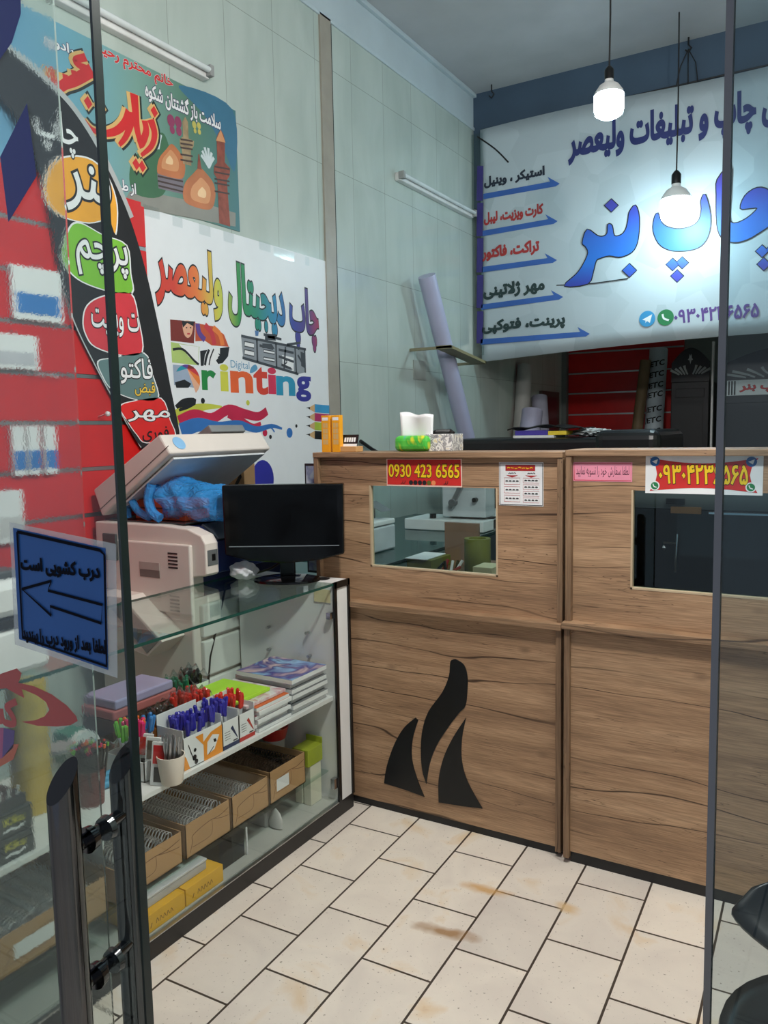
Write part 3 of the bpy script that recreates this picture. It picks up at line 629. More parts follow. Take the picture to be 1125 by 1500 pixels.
stroke(b, pp, [(260, 600), (270, 590), (285, 588), (274, 596), (262, 601)], (.05, .012), .0012, 0)
stroke(b, pp, [(258, 612), (278, 602), (300, 596), (325, 596)], (.08, .01), .0012, 1)
stroke(b, pp, [(262, 618), (285, 608), (310, 613), (335, 600), (358, 606), (378, 610), (391, 602)], (.06, .045), .0016, 2)
stroke(b, pp, [(335, 604), (352, 616), (370, 625), (382, 620)], (.06, .02), .0019, 2)
stroke(b, pp, [(265, 632), (290, 622), (320, 626), (350, 622), (375, 629), (398, 624), (413, 628)], (.08, .012), .002, 3)
stroke(b, pp, [(385, 628), (396, 626), (402, 633)], .01, .002, 3)
for (x, y, r, m) in [(424, 634, .028, 3), (388, 634, .02, 2), (396, 640, .012, 0), (391, 652, .008, 0), (434, 624, .01, 0), (297, 587, .014, 0), (363, 590, .014, 1)]: disc(b, pp, (x, y), r, r, .002, m)
disc(b, pp, (385, 702), .095, .105, .0012, 4)
b.done('ink_splash', [INK, flat('lime_ink', S(190, 195, 70), .5), flat('magenta_ink', S(190, 30, 70), .5), flat('azure_ink', S(50, 110, 180), .5), flat('ball_blue', S(46, 48, 150), .4)], po)
b = B()
for i, (y, cm) in enumerate([(598, 0), (611, 1), (624, 2), (637, 3)]):
    poly(b, pp, [(461, y-6), (483, y-4), (484, y+8), (461, y+6)], .0012, cm); poly(b, pp, [(461, y-6), (461, y+6), (451, y)], .0012, 4); poly(b, pp, [(451, y), (448, y-.5), (454, y-2), (454, y+2)], .0018, 3)
b.done('pencil_picture', [flat('pc0', S(60, 150, 200), .5), flat('pc1', S(180, 50, 100), .5), flat('pc2', S(170, 190, 60), .5), INK, flat('pencil_wood', S(210, 170, 120), .5)], po)
TAPE = glass('clear_tape', (.92, .94, .94, 1), 2.0, .1)
for (x, y, w_) in [(222, 312, 12), (260, 326, 8), (300, 339, 10), (335, 349, 10), (388, 362, 12), (410, 372, 14), (422, 376, 14), (450, 384, 5)]:
    u, v = pp.uv(x, y); B().ngon([pp.p3(u-.04*w_/10, v-.02, .0012), pp.p3(u+.04*w_/10, v-.02, .0012), pp.p3(u+.04*w_/10, v+.03, .0012), pp.p3(u-.04*w_/10, v+.03, .0012)]).done('tape', TAPE, po)

# red slat panel with hanging goods
sp = thing('slatwall', 'red slatwall panel with metal rails on the near left wall', 'display panel', (XW, 1.8, .8))
b = B(); zs = [.975+.1925*k for k in range(9)]
b.box(XW, XW+.012, .95, 2.615, .8, 2.53)
for z0, z1 in zip([.8]+[z+.009 for z in zs], [z-.009 for z in zs]+[2.53]):
    if z1-z0 > .02: b.box(XW+.012, XW+.03, .95, 2.615, z0, min(z1, 2.53))
b.done('board', RED, sp)
for z in zs:
    if z < 2.5: B().box(XW+.0125, XW+.028, .95, 2.615, z-.0075, z+.0075).done('rail', STEEL, sp)
def hang_pack(y, z, wd, h, label, cols, g='blister packs on the red slat panel'):
    t = thing('hanging_pack', label, 'packet', (XW+.03, y, z), g)
    B().box(XW+.034, XW+.055, y-wd/2, y+wd/2, z, z+h).done('packet', PAPER, t, bevel=.004)
    B().box(XW+.055, XW+.058, y-wd*.42, y+wd*.42, z+h*.12, z+h*.5).done('print', cols, t)
    B().tube([(XW+.012, y, z+h+.008), (XW+.07, y, z+h+.008)], .003, 8).done('hook', STEEL, t)
PB = flat('pack_blue', S(50, 120, 190), .4)
q = [pw.uv(x, 690) for x in (18, 40, 64)]
for i, (y, z) in enumerate(q): hang_pack(y, 1.352, .055, .19, ['left one of three white and blue blister packs hanging on red slats', 'middle one of three white and blue blister packs hanging on red slats', 'right one of three white and blue blister packs hanging on red slats'][i], PB)
y, z = pw.uv(45, 470); hang_pack(y, 1.945, .22, .2, 'wide white and blue packet on the upper red slats', PB)
y, z = pw.uv(10, 533); hang_pack(y, 1.755, .20, .13, 'white printed card packet on the red slats under the wide packet', flat('pack_grey', S(190, 190, 196), .5))
y, z = pw.uv(2, 760); hang_pack(y, 1.10, .12, .2, 'clear white packet low on the red slats at the left picture edge', flat('pack_grey2', S(205, 205, 205), .3))
for i, x in enumerate((75, 88, 100, 112)):
    y, z = pw.uv(x-58, 553)
    tag(B().tube([(XW+.012, y+.06, 1.74), (XW+.06, y+.06, 1.735), (XW+.065, y+.06, 1.75)], .004, 8).done('slat_hook', CHROME, smooth=True), 'empty chrome hook in the row on the red slats', 'hook', 'empty chrome hooks on the red slats')
y, z = pw.uv(137, 607)
t = thing('slat_hook', 'single long hook with a white ball tip beside the black flag', 'hook', (XW, y, z))
B().tube([(XW+.012, y, z-.015), (XW+.08, y, z)], .003, 8).done('wire', CHROME, t); B().lathe([(0, -.012), (.009, -.008), (.012, 0), (.009, .008), (0, .012)], (XW+.088, y, z), 14).done('ball', WHITE, t, smooth=True)

# feather flag
XF = -2.755; pf = Pl(0, XF)
out = [(-10, 60), (30, 88), (75, 128), (105, 160), (135, 205), (165, 262), (190, 320), (212, 392), (232, 478), (250, 570), (263, 645), (240, 655), (207, 655), (178, 605), (140, 535), (108, 468), (86, 395), (72, 320), (52, 240), (22, 170), (-10, 130)]
fl = thing('feather_flag', 'black feather flag with coloured bubbles of lettering on the left wall', 'flag', pf.px(200, 700))
uv = smoothpts([pf.uv(*p) for p in out], True, 4)
B().ngon([pf.p3(u, v) for u, v in uv]).done('fabric', flat('black_fabric', S(24, 25, 28), .75, var=.2, scale=10), fl, thick=.003)
FT = flat('flag_trim', S(176, 180, 180), .6); b = B(); stroke(b, pf, out[:7], .05, .003); b.done('border', FT, fl); b = B(); stroke(b, pf, [(207, 655), (178, 605), (140, 535), (108, 468), (86, 395)], .012, .003)
b.done('border', flat('flag_trim', S(176, 180, 180), .6), fl)
B().tube([pf.px(210, 655, .0), pf.px(205, 700, .0), Vector((XF, pf.px(205, 700).y+.02, .0))], .007, 10).done('pole', BLACK, fl, smooth=True)
b = B(); mats = [PAPER, flat('fb_amber', S(235, 165, 45), .5), flat('fb_green', S(120, 185, 50), .5), flat('fb_red', S(205, 50, 60), .5), flat('fb_slate', S(96, 124, 124), .5), flat('fb_scarlet', S(214, 38, 36), .5), INK, flat('fb_gold', S(225, 190, 70), .5)]
bub = [([(66, 272), (78, 240), (105, 230), (135, 236), (158, 262), (170, 300), (168, 342), (158, 322), (130, 326), (95, 318), (72, 300)], 1),
       ([(92, 372), (102, 335), (118, 328), (150, 345), (184, 360), (190, 400), (192, 428), (160, 426), (120, 412), (98, 392)], 2),
       ([(122, 470), (128, 448), (150, 435), (190, 430), (202, 470), (207, 515), (180, 520), (140, 508), (126, 490)], 3),
       ([(144, 530), (165, 525), (210, 518), (222, 548), (230, 584), (196, 584), (164, 570), (150, 550)], 4),
       ([(176, 596), (196, 588), (235, 584), (248, 615), (254, 640), (214, 648), (200, 636), (186, 616)], 5)]
for pts, mi in bub:
    uv = [Vector(pf.uv(*p)) for p in pts]; cc = sum(uv, Vector((0, 0)))/len(uv)
    b.ngon([pf.p3(*q, .0045) for q in smoothpts([cc+(p-cc)*1.045 for p in uv], True, 4)], 0); b.ngon([pf.p3(*q, .0060) for q in smoothpts(uv, True, 4)], mi)
b.done('bubble', mats, fl)
b = B()
for s_, bl, tr, c in [('چاپ', (52, 216), (112, 172), 0), ('بنر', (96, 308), (160, 252), 0), ('پرچم', (112, 402), (186, 362), 0), ('ت ویزیت', (134, 490), (202, 458), 0), ('فاکتور', (165, 562), (222, 526), 0), ('قبض', (197, 580), (226, 560), 2), ('مهر', (186, 618), (248, 600), 0), ('فوری', (208, 648), (246, 624), 1)]:
    if c != 1: write(b, pf, fa(s_), bl, tr, .0075, .05, 1, .02)
    write(b, pf, fa(s_), bl, tr, .0090, .012, c, .02)
b.done('lettering', [PAPER, INK, flat('fb_gold', S(225, 190, 70), .5)], fl)

# ------------------------------------------------------------------ hanging banner and bulbs
pb = Pl(1, YB)
bn = thing('banner', 'large white hanging banner with blue lettering at the back of the shop', 'banner', (-.4, YB, 2))
BANM, nt, p_ = newmat('banner_vinyl'); 
tc = N(nt, 'ShaderNodeTexCoord'); vo = N(nt, 'ShaderNodeTexVoronoi', distance='EUCLIDEAN'); vo.inputs['Scale'].default_value = 4.5; nt.links.new(tc.outputs['Object'], vo.inputs['Vector'])
rr = ramp(nt, [(.2, S(172, 185, 191)), (.6, S(180, 192, 198)), (1, S(188, 200, 206))]); nt.links.new(vo.outputs['Color'], rr.inputs[0]); nt.links.new(rr.outputs[0], p_.inputs['Base Color']); p_.inputs['Roughness'].default_value = .5
def ban(u, v):
    x = -2.72+u*3.6; top = 3.895+.012*math.sin(u*9); bot = 2.045+.07*math.sin(min(1, u*1.7)*1.57)-.0
    return (x, YB+.005+.004*math.sin(u*23+v*4)*(1-v*.5), bot+(top-bot)*v)
B().grid(ban, 60, 16).done('sheet', BANM, bn, smooth=True, thick=.002)
pb2 = Pl(1, YB)
b = B(); PURP = flat('indigo_ink', S(58, 50, 120), .5); DBL = flat('navy_ink', S(38, 48, 104), .5)
t_l = pb2.uv(832, 242); 
write(b, pb2, fa('ن چاپ و تبلیغات ولیعصر'), (t_l[0], pb2.uv(900, 232)[1]-.04), (pb2.uv(1155, 150)[0], pb2.uv(1000, 150)[1]+.0), .002, .04, 0)
b.bm.free(); b = B()
write(b, pb2, fa('ن چاپ و تبلیغات ولیعصر'), (pb2.uv(832, 240)[0], 3.46), (pb2.uv(1140, 150)[0], 3.765), .002, .05, 0, px=False)
write(b, pb2, fa('استیکر ، وینیل'), (709, 277), (798, 242), .002, .055, 1); write(b, pb2, fa('کارت ویزیت، لیبل'), (709, 331), (796, 297), .002, .055, 2)
write(b, pb2, fa('تراکت، فاکتور'), (706, 384), (790, 350), .002, .055, 2); write(b, pb2, fa('مهر ژلاتینی'), (708, 440), (798, 406), .002, .055, 3); write(b, pb2, fa('پرینت، فتوکپی'), (706, 491), (828, 458), .002, .055, 3)
zc = pb2.uv(1050, 460)[1]; write(b, pb2, '۰۹۳۰۴۲۳۶۵۶۵', (pb2.uv(987, 470)[0], zc-.045), (pb2.uv(1112, 450)[0], zc+.055), .002, .03, 4, px=False)
b.done('lettering', [DBL, flat('ban_ink', S(30, 40, 56), .5), flat('ban_red', S(170, 50, 50), .5), flat('ban_dark', S(34, 56, 56), .5), flat('ban_violet', S(88, 60, 130), .5)], bn)
b = B(); BIG = grad('big_letter_ink', 2, 2.40, 3.25, [S(60, 44, 130), S(52, 60, 160), S(36, 110, 200), S(44, 100, 190), S(56, 70, 165), S(66, 50, 140)])
HL = [[(655, 728), (668, 772), (664, 845), (650, 884), (626, 902), (596, 910), (562, 905), (530, 914), (515, 924), (505, 962), (486, 1005), (404, 1013), (446, 972), (470, 938), (488, 896), (478, 872), (468, 860), (484, 814), (520, 836), (542, 838), (556, 826), (558, 796), (572, 800), (580, 836), (606, 832), (622, 812), (630, 780), (634, 752)],
      [(902, 690), (920, 760), (916, 822), (896, 862), (864, 882), (815, 889), (772, 884), (738, 862), (719, 818), (722, 776), (734, 756), (748, 790), (772, 806), (812, 812), (856, 802), (882, 778), (890, 740), (888, 712)],
      [(992, 588), (993, 660), (988, 770), (1006, 792), (1050, 774), (1088, 738), (1058, 738), (1028, 738), (1044, 694), (1086, 666), (1130, 676), (1176, 722), (1192, 760), (1150, 786), (1096, 822), (1050, 848), (1004, 858), (962, 842), (945, 794), (943, 690), (946, 636)]]
DOTS = [(570, 728, 22), (634, 958, 23), (787, 937, 21), (821, 931, 20), (803, 978, 21), (1104, 890, 21), (1140, 884, 21), (1110, 936, 22)]
cv = lambda p: (660+p[0]/2.419, p[1]/2.419)
def outlined(b, pl, pts, grow, o0, o1, m0, m1, sm=True):
    uv = [Vector(pl.uv(*p)) for p in pts]; uv = [Vector(q) for q in smoothpts(uv, True, 3)] if sm else uv
    n = len(uv); ar = sum(uv[i].x*uv[(i+1) % n].y-uv[(i+1) % n].x*uv[i].y for i in range(n)); sg_ = 1 if ar > 0 else -1
    gr = []
    for i in range(n):
        t = (uv[(i+1) % n]-uv[i-1]).normalized(); gr.append(uv[i]+Vector((t.y, -t.x))*grow*sg_)
    b.ngon([pl.p3(q.x, q.y, o0) for q in gr], m0); b.ngon([pl.p3(q.x, q.y, o1) for q in uv], m1)
for h in HL: outlined(b, pb2, [cv(p) for p in h], .008, .0015, .003, 1, 0)
for x, y, r in DOTS: outlined(b, pb2, [cv(p) for p in [(x, y-r), (x+r*1.05, y), (x, y+r), (x-r*1.05, y)]], .008, .0015, .003, 1, 0, False)
b.done('headline', [BIG, INK], bn)
b = B()
for (y0, y1) in [(243, 294), (297, 346), (349, 399), (403, 451), (456, 503)]:
    poly(b, pb2, [(699, y0), (708, y0), (707, y1), (698, y1)], .002, 0)
for (x0, y0, x1, y1) in [(708, 284, 820, 268), (707, 338, 817, 323), (706, 391, 816, 380), (705, 446, 825, 434), (704, 497, 864, 488)]:
    poly(b, pb2, [(x0, y0), (x1-14, y1-2), (x1-18, y1-9), (x1, y1+1), (x1-6, y1+5), (x0, y0+8)], .002, 1)
stroke(b, pb2, [(699, 200), (725, 218), (745, 238)], .012, .002, 2); stroke(b, pb2, [(815, 418), (870, 415), (920, 408)], .008, .002, 2, sm=False)
b.done('bracket_print', [PURP, flat('bar_blue', S(54, 96, 170), .5), INK], bn)
b = B(); c1 = pb2.uv(948, 467); c2 = pb2.uv(975, 465)
for cc, m in ((c1, 0), (c2, 1)): b.ngon([pb2.p3(cc[0]+.058*math.cos(k*.2244), cc[1]+.058*math.sin(k*.2244), .002) for k in range(28)], m)
b.ngon([pb2.p3(c1[0]+x, c1[1]+y, .003) for x, y in [(-.036, -.004), (.036, .03), (.02, -.032), (.0, -.016), (-.012, -.03), (-.012, -.012)]], 2)
stroke(b, pb2, [(c2[0]-.022, c2[1]+.026), (c2[0]-.012, c2[1]-.006), (c2[0]+.024, c2[1]-.022)], .014, .003, 2, px=False)
b.done('icon', [flat('icon_blue', S(50, 140, 190), .5), flat('icon_green', S(30, 120, 70), .5), PAPER], bn)
B().tube([(-2.72, YB+.02, 3.9), (.9, YB+.02, 3.9)], .006, 8).done('hanging_rope', INK, bn)
b = B()
b.box(-2.795, -2.70, YB-.0, YB+.004, 2.1, 3.87); b.done('edge_film', glass('film', (.85, .9, .9, 1), 2, .2), bn)

def emis(name, col, st):
    m, nt, p = newmat(name); p.inputs['Base Color'].default_value = (.9, .9, .9, 1); p.inputs['Emission Color'].default_value = col; p.inputs['Emission Strength'].default_value = st; return m
EB = emis('bulb_glow', (.68, .93, 1.0, 1), BULB_BACK); EB2 = emis('bulb_glow_low', (.68, .93, 1.0, 1), BULB_BACK*1.5); EF = emis('bulb_glow_front', (1.0, .97, .92, 1), BULB_FRONT)
def pendant(pos, ztop, label, r, em):
    x, y, z = pos
    t = thing('pendant_bulb', label, 'lamp', (x, y, z), 'bare LED bulbs hanging from the ceiling')
    B().tube([(x, y, ztop), (x+.004, y, (z+ztop)/2), (x, y, z+r*1.9)], .005, 8).done('cord', INK, t)
    B().lathe([(r*.26, r*1.35), (r*.30, r*1.40), (r*.30, r*1.95), (r*.16, r*2.15), (.004, r*2.25)], (x, y, z), 20).done('socket', BLACK, t, smooth=True)
    B().lathe([(r*.93, r*.42), (r*.90, r*.6), (r*.62, r*1.0), (r*.30, r*1.2), (r*.27, r*1.4)], (x, y, z), 32).done('housing', WHITE, t, smooth=True)
    B().lathe([(0, -r*1.0), (r*.6, -r*.96), (r*.86, -r*.78), (r*.95, -r*.45), (r*.95, r*.4), (r*.5, r*.42)], (x, y, z), 32).done('diffuser', em, t, smooth=True)
    return t
p1 = EYE + 4.4*((892-562.5)/FOC*RGT - (149-750)/FOC*UPV + FWD); p2 = EYE + 5.38*((990-562.5)/FOC*RGT - (302-750)/FOC*UPV + FWD)
pendant(p1, ZC, 'glowing LED bulb hanging higher, above the top edge of the banner', .085, EB)
pendant(p2, ZC, 'glowing LED bulb hanging lower, in front of the big blue banner lettering', .105, EB2)
pendant((.2, 2.0, 3.45), ZC, 'bare LED bulb over the entrance floor', .085, EF)
pendant((-.62, 1.5, 2.8), ZC, 'bare LED bulb over the gap between the glass doors', .085, EF)
def hook(pos, label, wires=0):
    t = thing('ceiling_hook', label, 'hook', pos); x, y, z = pos
    B().tube([(x, y, z), (x, y, z-.05), (x+.02, y, z-.075), (x, y, z-.1), (x-.02, y, z-.08)], .006, 8).done('hook', INK, t, smooth=True)
    for k in range(wires): B().tube([(x, y, z-.08), (x+.05*(k-1), y, z-.18), (x+.08*(k-1), y+.02, z-.3-.06*k)], .004, 6).done('loose_wire', INK, t)
h = on(2, ZC, 720, 124); hook((h.x, h.y, ZC), 'small black ceiling hook near the left wall corner')
h = on(2, ZC, 1004, 55); hook((h.x+.02, 6.2, ZC), 'black ceiling hook with loose wires behind the lower bulb cord', 3)

# ------------------------------------------------------------------ reception counters
YC = 2.58
def counter(x0, x1, yf, wx0, wx1, wz0, wz1, zt, zl, label, plinth):
    t = thing('reception_counter', label, 'counter', ((x0+x1)/2, yf, 0), 'wood-look reception counters')
    B().box(x0+.02, x1-.02, yf+.004, yf+.03, plinth, zl-.02).done('lower_panel', WOOD, t)
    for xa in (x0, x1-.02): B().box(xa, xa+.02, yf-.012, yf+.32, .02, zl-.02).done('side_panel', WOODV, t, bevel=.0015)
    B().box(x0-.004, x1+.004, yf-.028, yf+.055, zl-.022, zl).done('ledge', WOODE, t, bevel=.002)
    b = B(); y0, y1 = yf+.022, yf+.042; za, zb = zl, zt-.02
    b.box(x0+.02, wx0, y0, y1, za, zb); b.box(wx1, x1-.02, y0, y1, za, zb); b.box(wx0, wx1, y0, y1, za, wz0); b.box(wx0, wx1, y0, y1, wz1, zb); b.done('upper_panel', WOOD, t)
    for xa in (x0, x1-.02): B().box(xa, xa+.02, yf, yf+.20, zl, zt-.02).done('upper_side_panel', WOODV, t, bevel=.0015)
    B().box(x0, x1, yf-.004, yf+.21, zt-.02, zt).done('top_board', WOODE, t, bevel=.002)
    b = B(); e = .006
    b.box(wx0, wx0+e, y0-.001, y1, wz0, wz1); b.box(wx1-e, wx1, y0-.001, y1, wz0, wz1); b.box(wx0, wx1, y0-.001, y1, wz0, wz0+e); b.done('window_trim', flat('pale_trim', S(190, 170, 140), .5), t)
    B().box(wx0+.002, wx1-.002, y1-.008, y1-.003, wz0+.002, wz1).done('window_pane', glass('counter_glass', (.80, .90, .90, 1), 1.0), t)
    B().box(x0+.02, x1-.02, yf+.01, yf+.3, 0, .045).done('plinth', INK, t)
    return t
cl = counter(-1.86, -.842, YC, -1.615, -1.085, .972, 1.287, 1.415, .836, 'wood-look counter unit with the black flame-like emblem', .03)
cr = counter(-.826, .95, YC-.022, -.617, .62, .972, 1.292, 1.422, .85, 'right wood-look counter unit with the wide dark window', .04)
pc = Pl(1, YC+.004)
em = [[(664, 966), (669, 966), (680, 974), (685, 990), (685, 1012), (682, 1034), (672, 1045), (655, 1068), (640, 1092), (630, 1118), (625, 1148), (619, 1128), (617, 1100), (619, 1070), (628, 1042), (648, 1014), (658, 990), (660, 970)],
      [(609, 1051), (613, 1055), (605, 1082), (604, 1112), (612, 1142), (622, 1167), (595, 1157), (563, 1147), (567, 1122), (578, 1090), (592, 1066)],
      [(683, 1051), (677, 1082), (677, 1115), (686, 1146), (707, 1184), (675, 1180), (643, 1175), (643, 1142), (650, 1110), (664, 1080)]]
b = B()
for e in em:
    n_ = len(e); U_ = [Vector(pc.uv(*p)) for p in e]; co_ = [i for i in range(n_) if (U_[i]-U_[i-1]).angle(U_[(i+1) % n_]-U_[i]) > .75]; uv_ = []
    for c0_, c1_ in zip(co_, co_[1:]+[co_[0]+n_]):                  # smooth curves between the sharp corners
        uv_ += smoothpts([tuple(U_[i % n_]) for i in range(c0_, c1_+1)], False, 4)[:-1]
    b.prism([pc.p3(u, v, .0005) for u, v in uv_], (0, -.003, 0))
b.done('emblem', flat('black_acrylic', S(20, 22, 24), .3, spec=.35), cl)

# notices on the counters
def notice(name, label, pl, rect, sheetmat, cat='sign'):
    (xa, ya), (xb, yb_) = rect; u0, v1 = pl.uv(xa, ya); u1, v0 = pl.uv(xb, yb_)
    t = thing(name, label, cat, pl.p3((u0+u1)/2, v0)); B().box(u0, u1, pl.val-.0004, pl.val, v0, v1).done('sheet', sheetmat, t)
    return t, (u0, v0, u1, v1)
pu = Pl(1, YC+.021)
t, (a, v0, c, v1) = notice('counter_notice', 'red notice with a yellow phone number above the left counter window', pu, ((566, 672), (677, 714)), flat('cream_print', S(235, 205, 190), .5))
b = B(); F = lambda x, y: (a+(c-a)*x, v0+(v1-v0)*y)
b.ngon([pu.p3(*F(*q), .002) for q in [(.01, .05), (.99, .05), (.985, .97), (.015, .97)]], 0)
write(b, pu, '0930 423 6565', F(.03, .32), F(.97, .82), .003, .055, 1, .02, px=False); write(b, pu, '0930 423 6565', F(.03, .32), F(.97, .82), .0038, .02, 2, .02, px=False)
for k in range(6): b.ngon([pu.p3(F(.335+.06*k, .14)[0]+.009*math.cos(j*.628), F(.3, .14)[1]+.009*math.sin(j*.628), .003) for j in range(10)], [1, 1, 1, 1, 3, 4][k])
[stroke(b, pu, [F(x_, .10), F(x_+.025, .12), F(x_+.03, .21)], .0024, .003, 1, px=False) for x_ in (.195, .225, .765, .79)]
b.done('lettering', [flat('tel_red', S(200, 44, 40), .5), INK, YEL, flat('icon_olive', S(90, 90, 30), .5), flat('icon_orange', S(230, 140, 90), .5)], t)
t, (a, v0, c, v1) = notice('price_list', 'small white price sheet with a red heading on the left counter unit', pu, ((731, 677), (796, 742)), PAPER)
b = B()
stroke(b, pu, [F(.02, .02), F(.98, .02), F(.98, .98), F(.02, .98), F(.02, .02)], .0025, .002, 1, sm=False, px=False)
b.ngon([pu.p3(*F(*q), .002) for q in [(.15, .80), (.82, .80), (.82, .94), (.15, .94)]], 0)
for j in range(7): stroke(b, pu, [F(.19+.085*j, .86+.02*(j % 2)), F(.22+.085*j, .885-.015*(j % 3)), F(.255+.085*j, .865)], .0028, .003, 2, px=False)
for x in (.3, .73):
    b.ngon([pu.p3(*F(*q), .002) for q in [(x-.14, .70), (x+.14, .70), (x, .65)]], 0); [stroke(b, pu, [F(x-.08+.06*j, .735+.01*j), F(x-.05+.06*j, .755), F(x-.03+.06*j, .735)], .0022, .003, 1, px=False) for j in range(3)]
    for k in range(3+(x > .5)):
        h_ = .6/(3+(x > .5)); y1 = .64-h_*k; y0 = y1-h_*.75
        stroke(b, pu, [F(x-.18, y0), F(x+.18, y0), F(x+.18, y1), F(x-.18, y1), F(x-.18, y0)], .0012, .002, 0, sm=False, px=False)
        for j in range(4): b.ngon([pu.p3(*F(x-.15+.08*j+dx, (y0+y1)/2+dy), .003) for dx, dy in [(0, -.012), (.06, -.012), (.06, .012), (.02, .02), (0, .008)]], 1)
b.done('lettering', [flat('list_red', S(170, 40, 40), .5), INK, YEL], t)
pr = Pl(1, YC-.001)
t, (a, v0, c, v1) = notice('counter_notice', 'pink strip notice on the right counter unit', pr, ((840, 677), (926, 706)), flat('pink_paper', S(236, 150, 172), .6))
b = B(); stroke(b, pr, [F(.02, .06), F(.98, .06), F(.98, .94), F(.02, .94), F(.02, .06)], .0018, .002, 1, sm=False, px=False)
write(b, pr, fa('لطفا سفارش خود را تسویه نمایید'), F(.05, .22), F(.95, .8), .002, .0, 0, px=False)
b.done('lettering', [flat('maroon_ink', S(80, 30, 50), .6), PRED], t)
t, (a, v0, c, v1) = notice('counter_notice', 'white and red notice with a yellow Persian phone number over the right window', pr, ((946, 667), (1117, 726)), PAPER)
b = B(); pts = [F(.04, .93)]+[F(.04+.92*k/12, .93-.14*math.sin(math.pi*k/12)) for k in range(1, 12)]+[F(.96, .93), F(.91, .72), F(.895, .5), F(.91, .3), F(.96, .06)]+[F(.96-.92*k/12, .06+.10*math.sin(math.pi*k/12)) for k in range(1, 12)]+[F(.04, .06), F(.09, .3), F(.105, .5), F(.09, .72)]
b.ngon([pr.p3(*q, .002) for q in pts], 0)
write(b, pr, '۰۹۳۰۴۲۳۶۵۶۵', F(.12, .26), F(.88, .76), .003, .05, 1, .02, px=False); write(b, pr, '۰۹۳۰۴۲۳۶۵۶۵', F(.12, .26), F(.88, .76), .0038, .025, 2, .02, px=False)
for x, y, m in [(.085, .84, 3), (.905, .84, 3), (.085, .2, 4), (.905, .2, 4)]:
    q = F(x, y); b.ngon([pr.p3(q[0]+.015*math.cos(k*.35), q[1]+.015*math.sin(k*.35), .003) for k in range(18)], 5 if m == 4 else m)
    if m == 4:
        b.ngon([pr.p3(q[0]+.0115*math.cos(k*.35), q[1]+.0115*math.sin(k*.35), .0036) for k in range(18)], 4); stroke(b, pr, [(q[0]-.005, q[1]+.006), (q[0]-.002, q[1]-.002), (q[0]+.006, q[1]-.005)], .003, .0042, 5, px=False)
    else: b.ngon([pr.p3(q[0]+x_, q[1]+y_, .0036) for x_, y_ in [(-.009, 0), (.009, .007), (.004, -.008)]], 5)
b.done('lettering', [flat('tel_red', S(200, 44, 40), .5), INK, YEL, flat('icon_blue2', S(30, 90, 150), .5), flat('icon_green', S(30, 120, 70), .5), PAPER], t)

# ------------------------------------------------------------------ display case
XFR, XBK, ZT, YN, YE = -1.69, -2.165, .925, .95, 2.552
dc = thing('display_case', 'long glass display case with black plinth and white end post', 'display case', (-1.9, 1.75, 0))
WB = flat('white_melamine', S(222, 222, 220), .45, var=.03); WBG = flat('grey_marble_board', S(176, 178, 172), .5, var=.1, scale=6)
B().box(XBK, XFR+.002, YN, YE, 0, .058).done('plinth', flat('black_plinth', S(26, 24, 24), .4), dc, bevel=.003)
B().box(XBK, XFR-.012, YN+.01, 2.455, .058, .066).done('bottom_board', WBG, dc)
B().box(XFR-.012, XFR+.003, YN, 2.458, .058, .062).done('glass_channel', STEEL, dc)
b = B(); b.box(XBK, XFR-.001, 2.455, YE, .058, ZT); b.done('end_post', WB, dc)
b = B(); x = XFR+.001
b.box(x-.004, x+.004, 2.448, 2.466, .058, ZT+.002); b.box(x-.004, x+.004, 2.542, 2.556, .058, ZT+.002); b.box(x-.004, x+.004, 2.45, 2.556, ZT-.022, ZT+.002); b.done('black_edging', BLACK, dc)
B().box(XBK+.004, XFR-.016, YN+.01, 2.454, .466, .482).done('middle_shelf', WB, dc, bevel=.001)
GS = glass('shelf_glass', (.86, .92, .9, 1)); B().box(XBK+.02, XFR-.05, YN+.01, 2.454, .172, .178).done('glass_shelf', GS, dc)
B().box(XBK, XBK+.012, YN, 2.455, .058, .466).done('back_board', WBG, dc)
B().box(XBK+.0, XFR-.002, YN-.002, 2.45, ZT-.008, ZT).done('top_pane', glass('top_glass', (.88, .95, .93, 1), 1.3), dc)
b = B(); b.box(XFR-.002, XFR+.001, YN, 2.45, ZT-.009, ZT); b.box(XBK-.001, XBK, YN, 2.45, ZT-.008, ZT); b.done('polished_edge', GEDGE, dc)
B().box(XFR-.010, XFR-.005, YN, 2.449, .062, ZT-.009).done('front_pane', glass('front_glass', (.95, .97, .96, 1), .9), dc)
b = B(); b.box(XFR-.02, XFR-.002, 2.425, 2.45, .79, .815); b.done('clip', CHROME, dc); b = B(); b.box(XFR-.02, XFR-.002, 2.425, 2.45, .12, .16); b.done('clip', CHROME, dc)
for (px_, py_) in [(395, 918), (452, 926), (396, 950), (455, 960)]:
    q = on(1, 2.452, px_, py_); B().tube([q, q+Vector((0, -.02, 0))], .006, 8).done('shelf_peg', STEEL, dc)
B().lathe([(.026, 0), (.03, .002), (.02, .003), (.018, .001)], (-1.78, 2.505, ZT), 20).done('cable_hole', INK, dc)
q0 = on(1, 2.452, 460, 862); b = B(); b.box(q0.x, q0.x+.075, 2.4505, 2.452, q0.z-.05, q0.z); b.done('shop_sticker', flat('cream_label', S(212, 200, 160), .6), dc)

def place(z, px_, py_): return on(2, z, px_, py_)
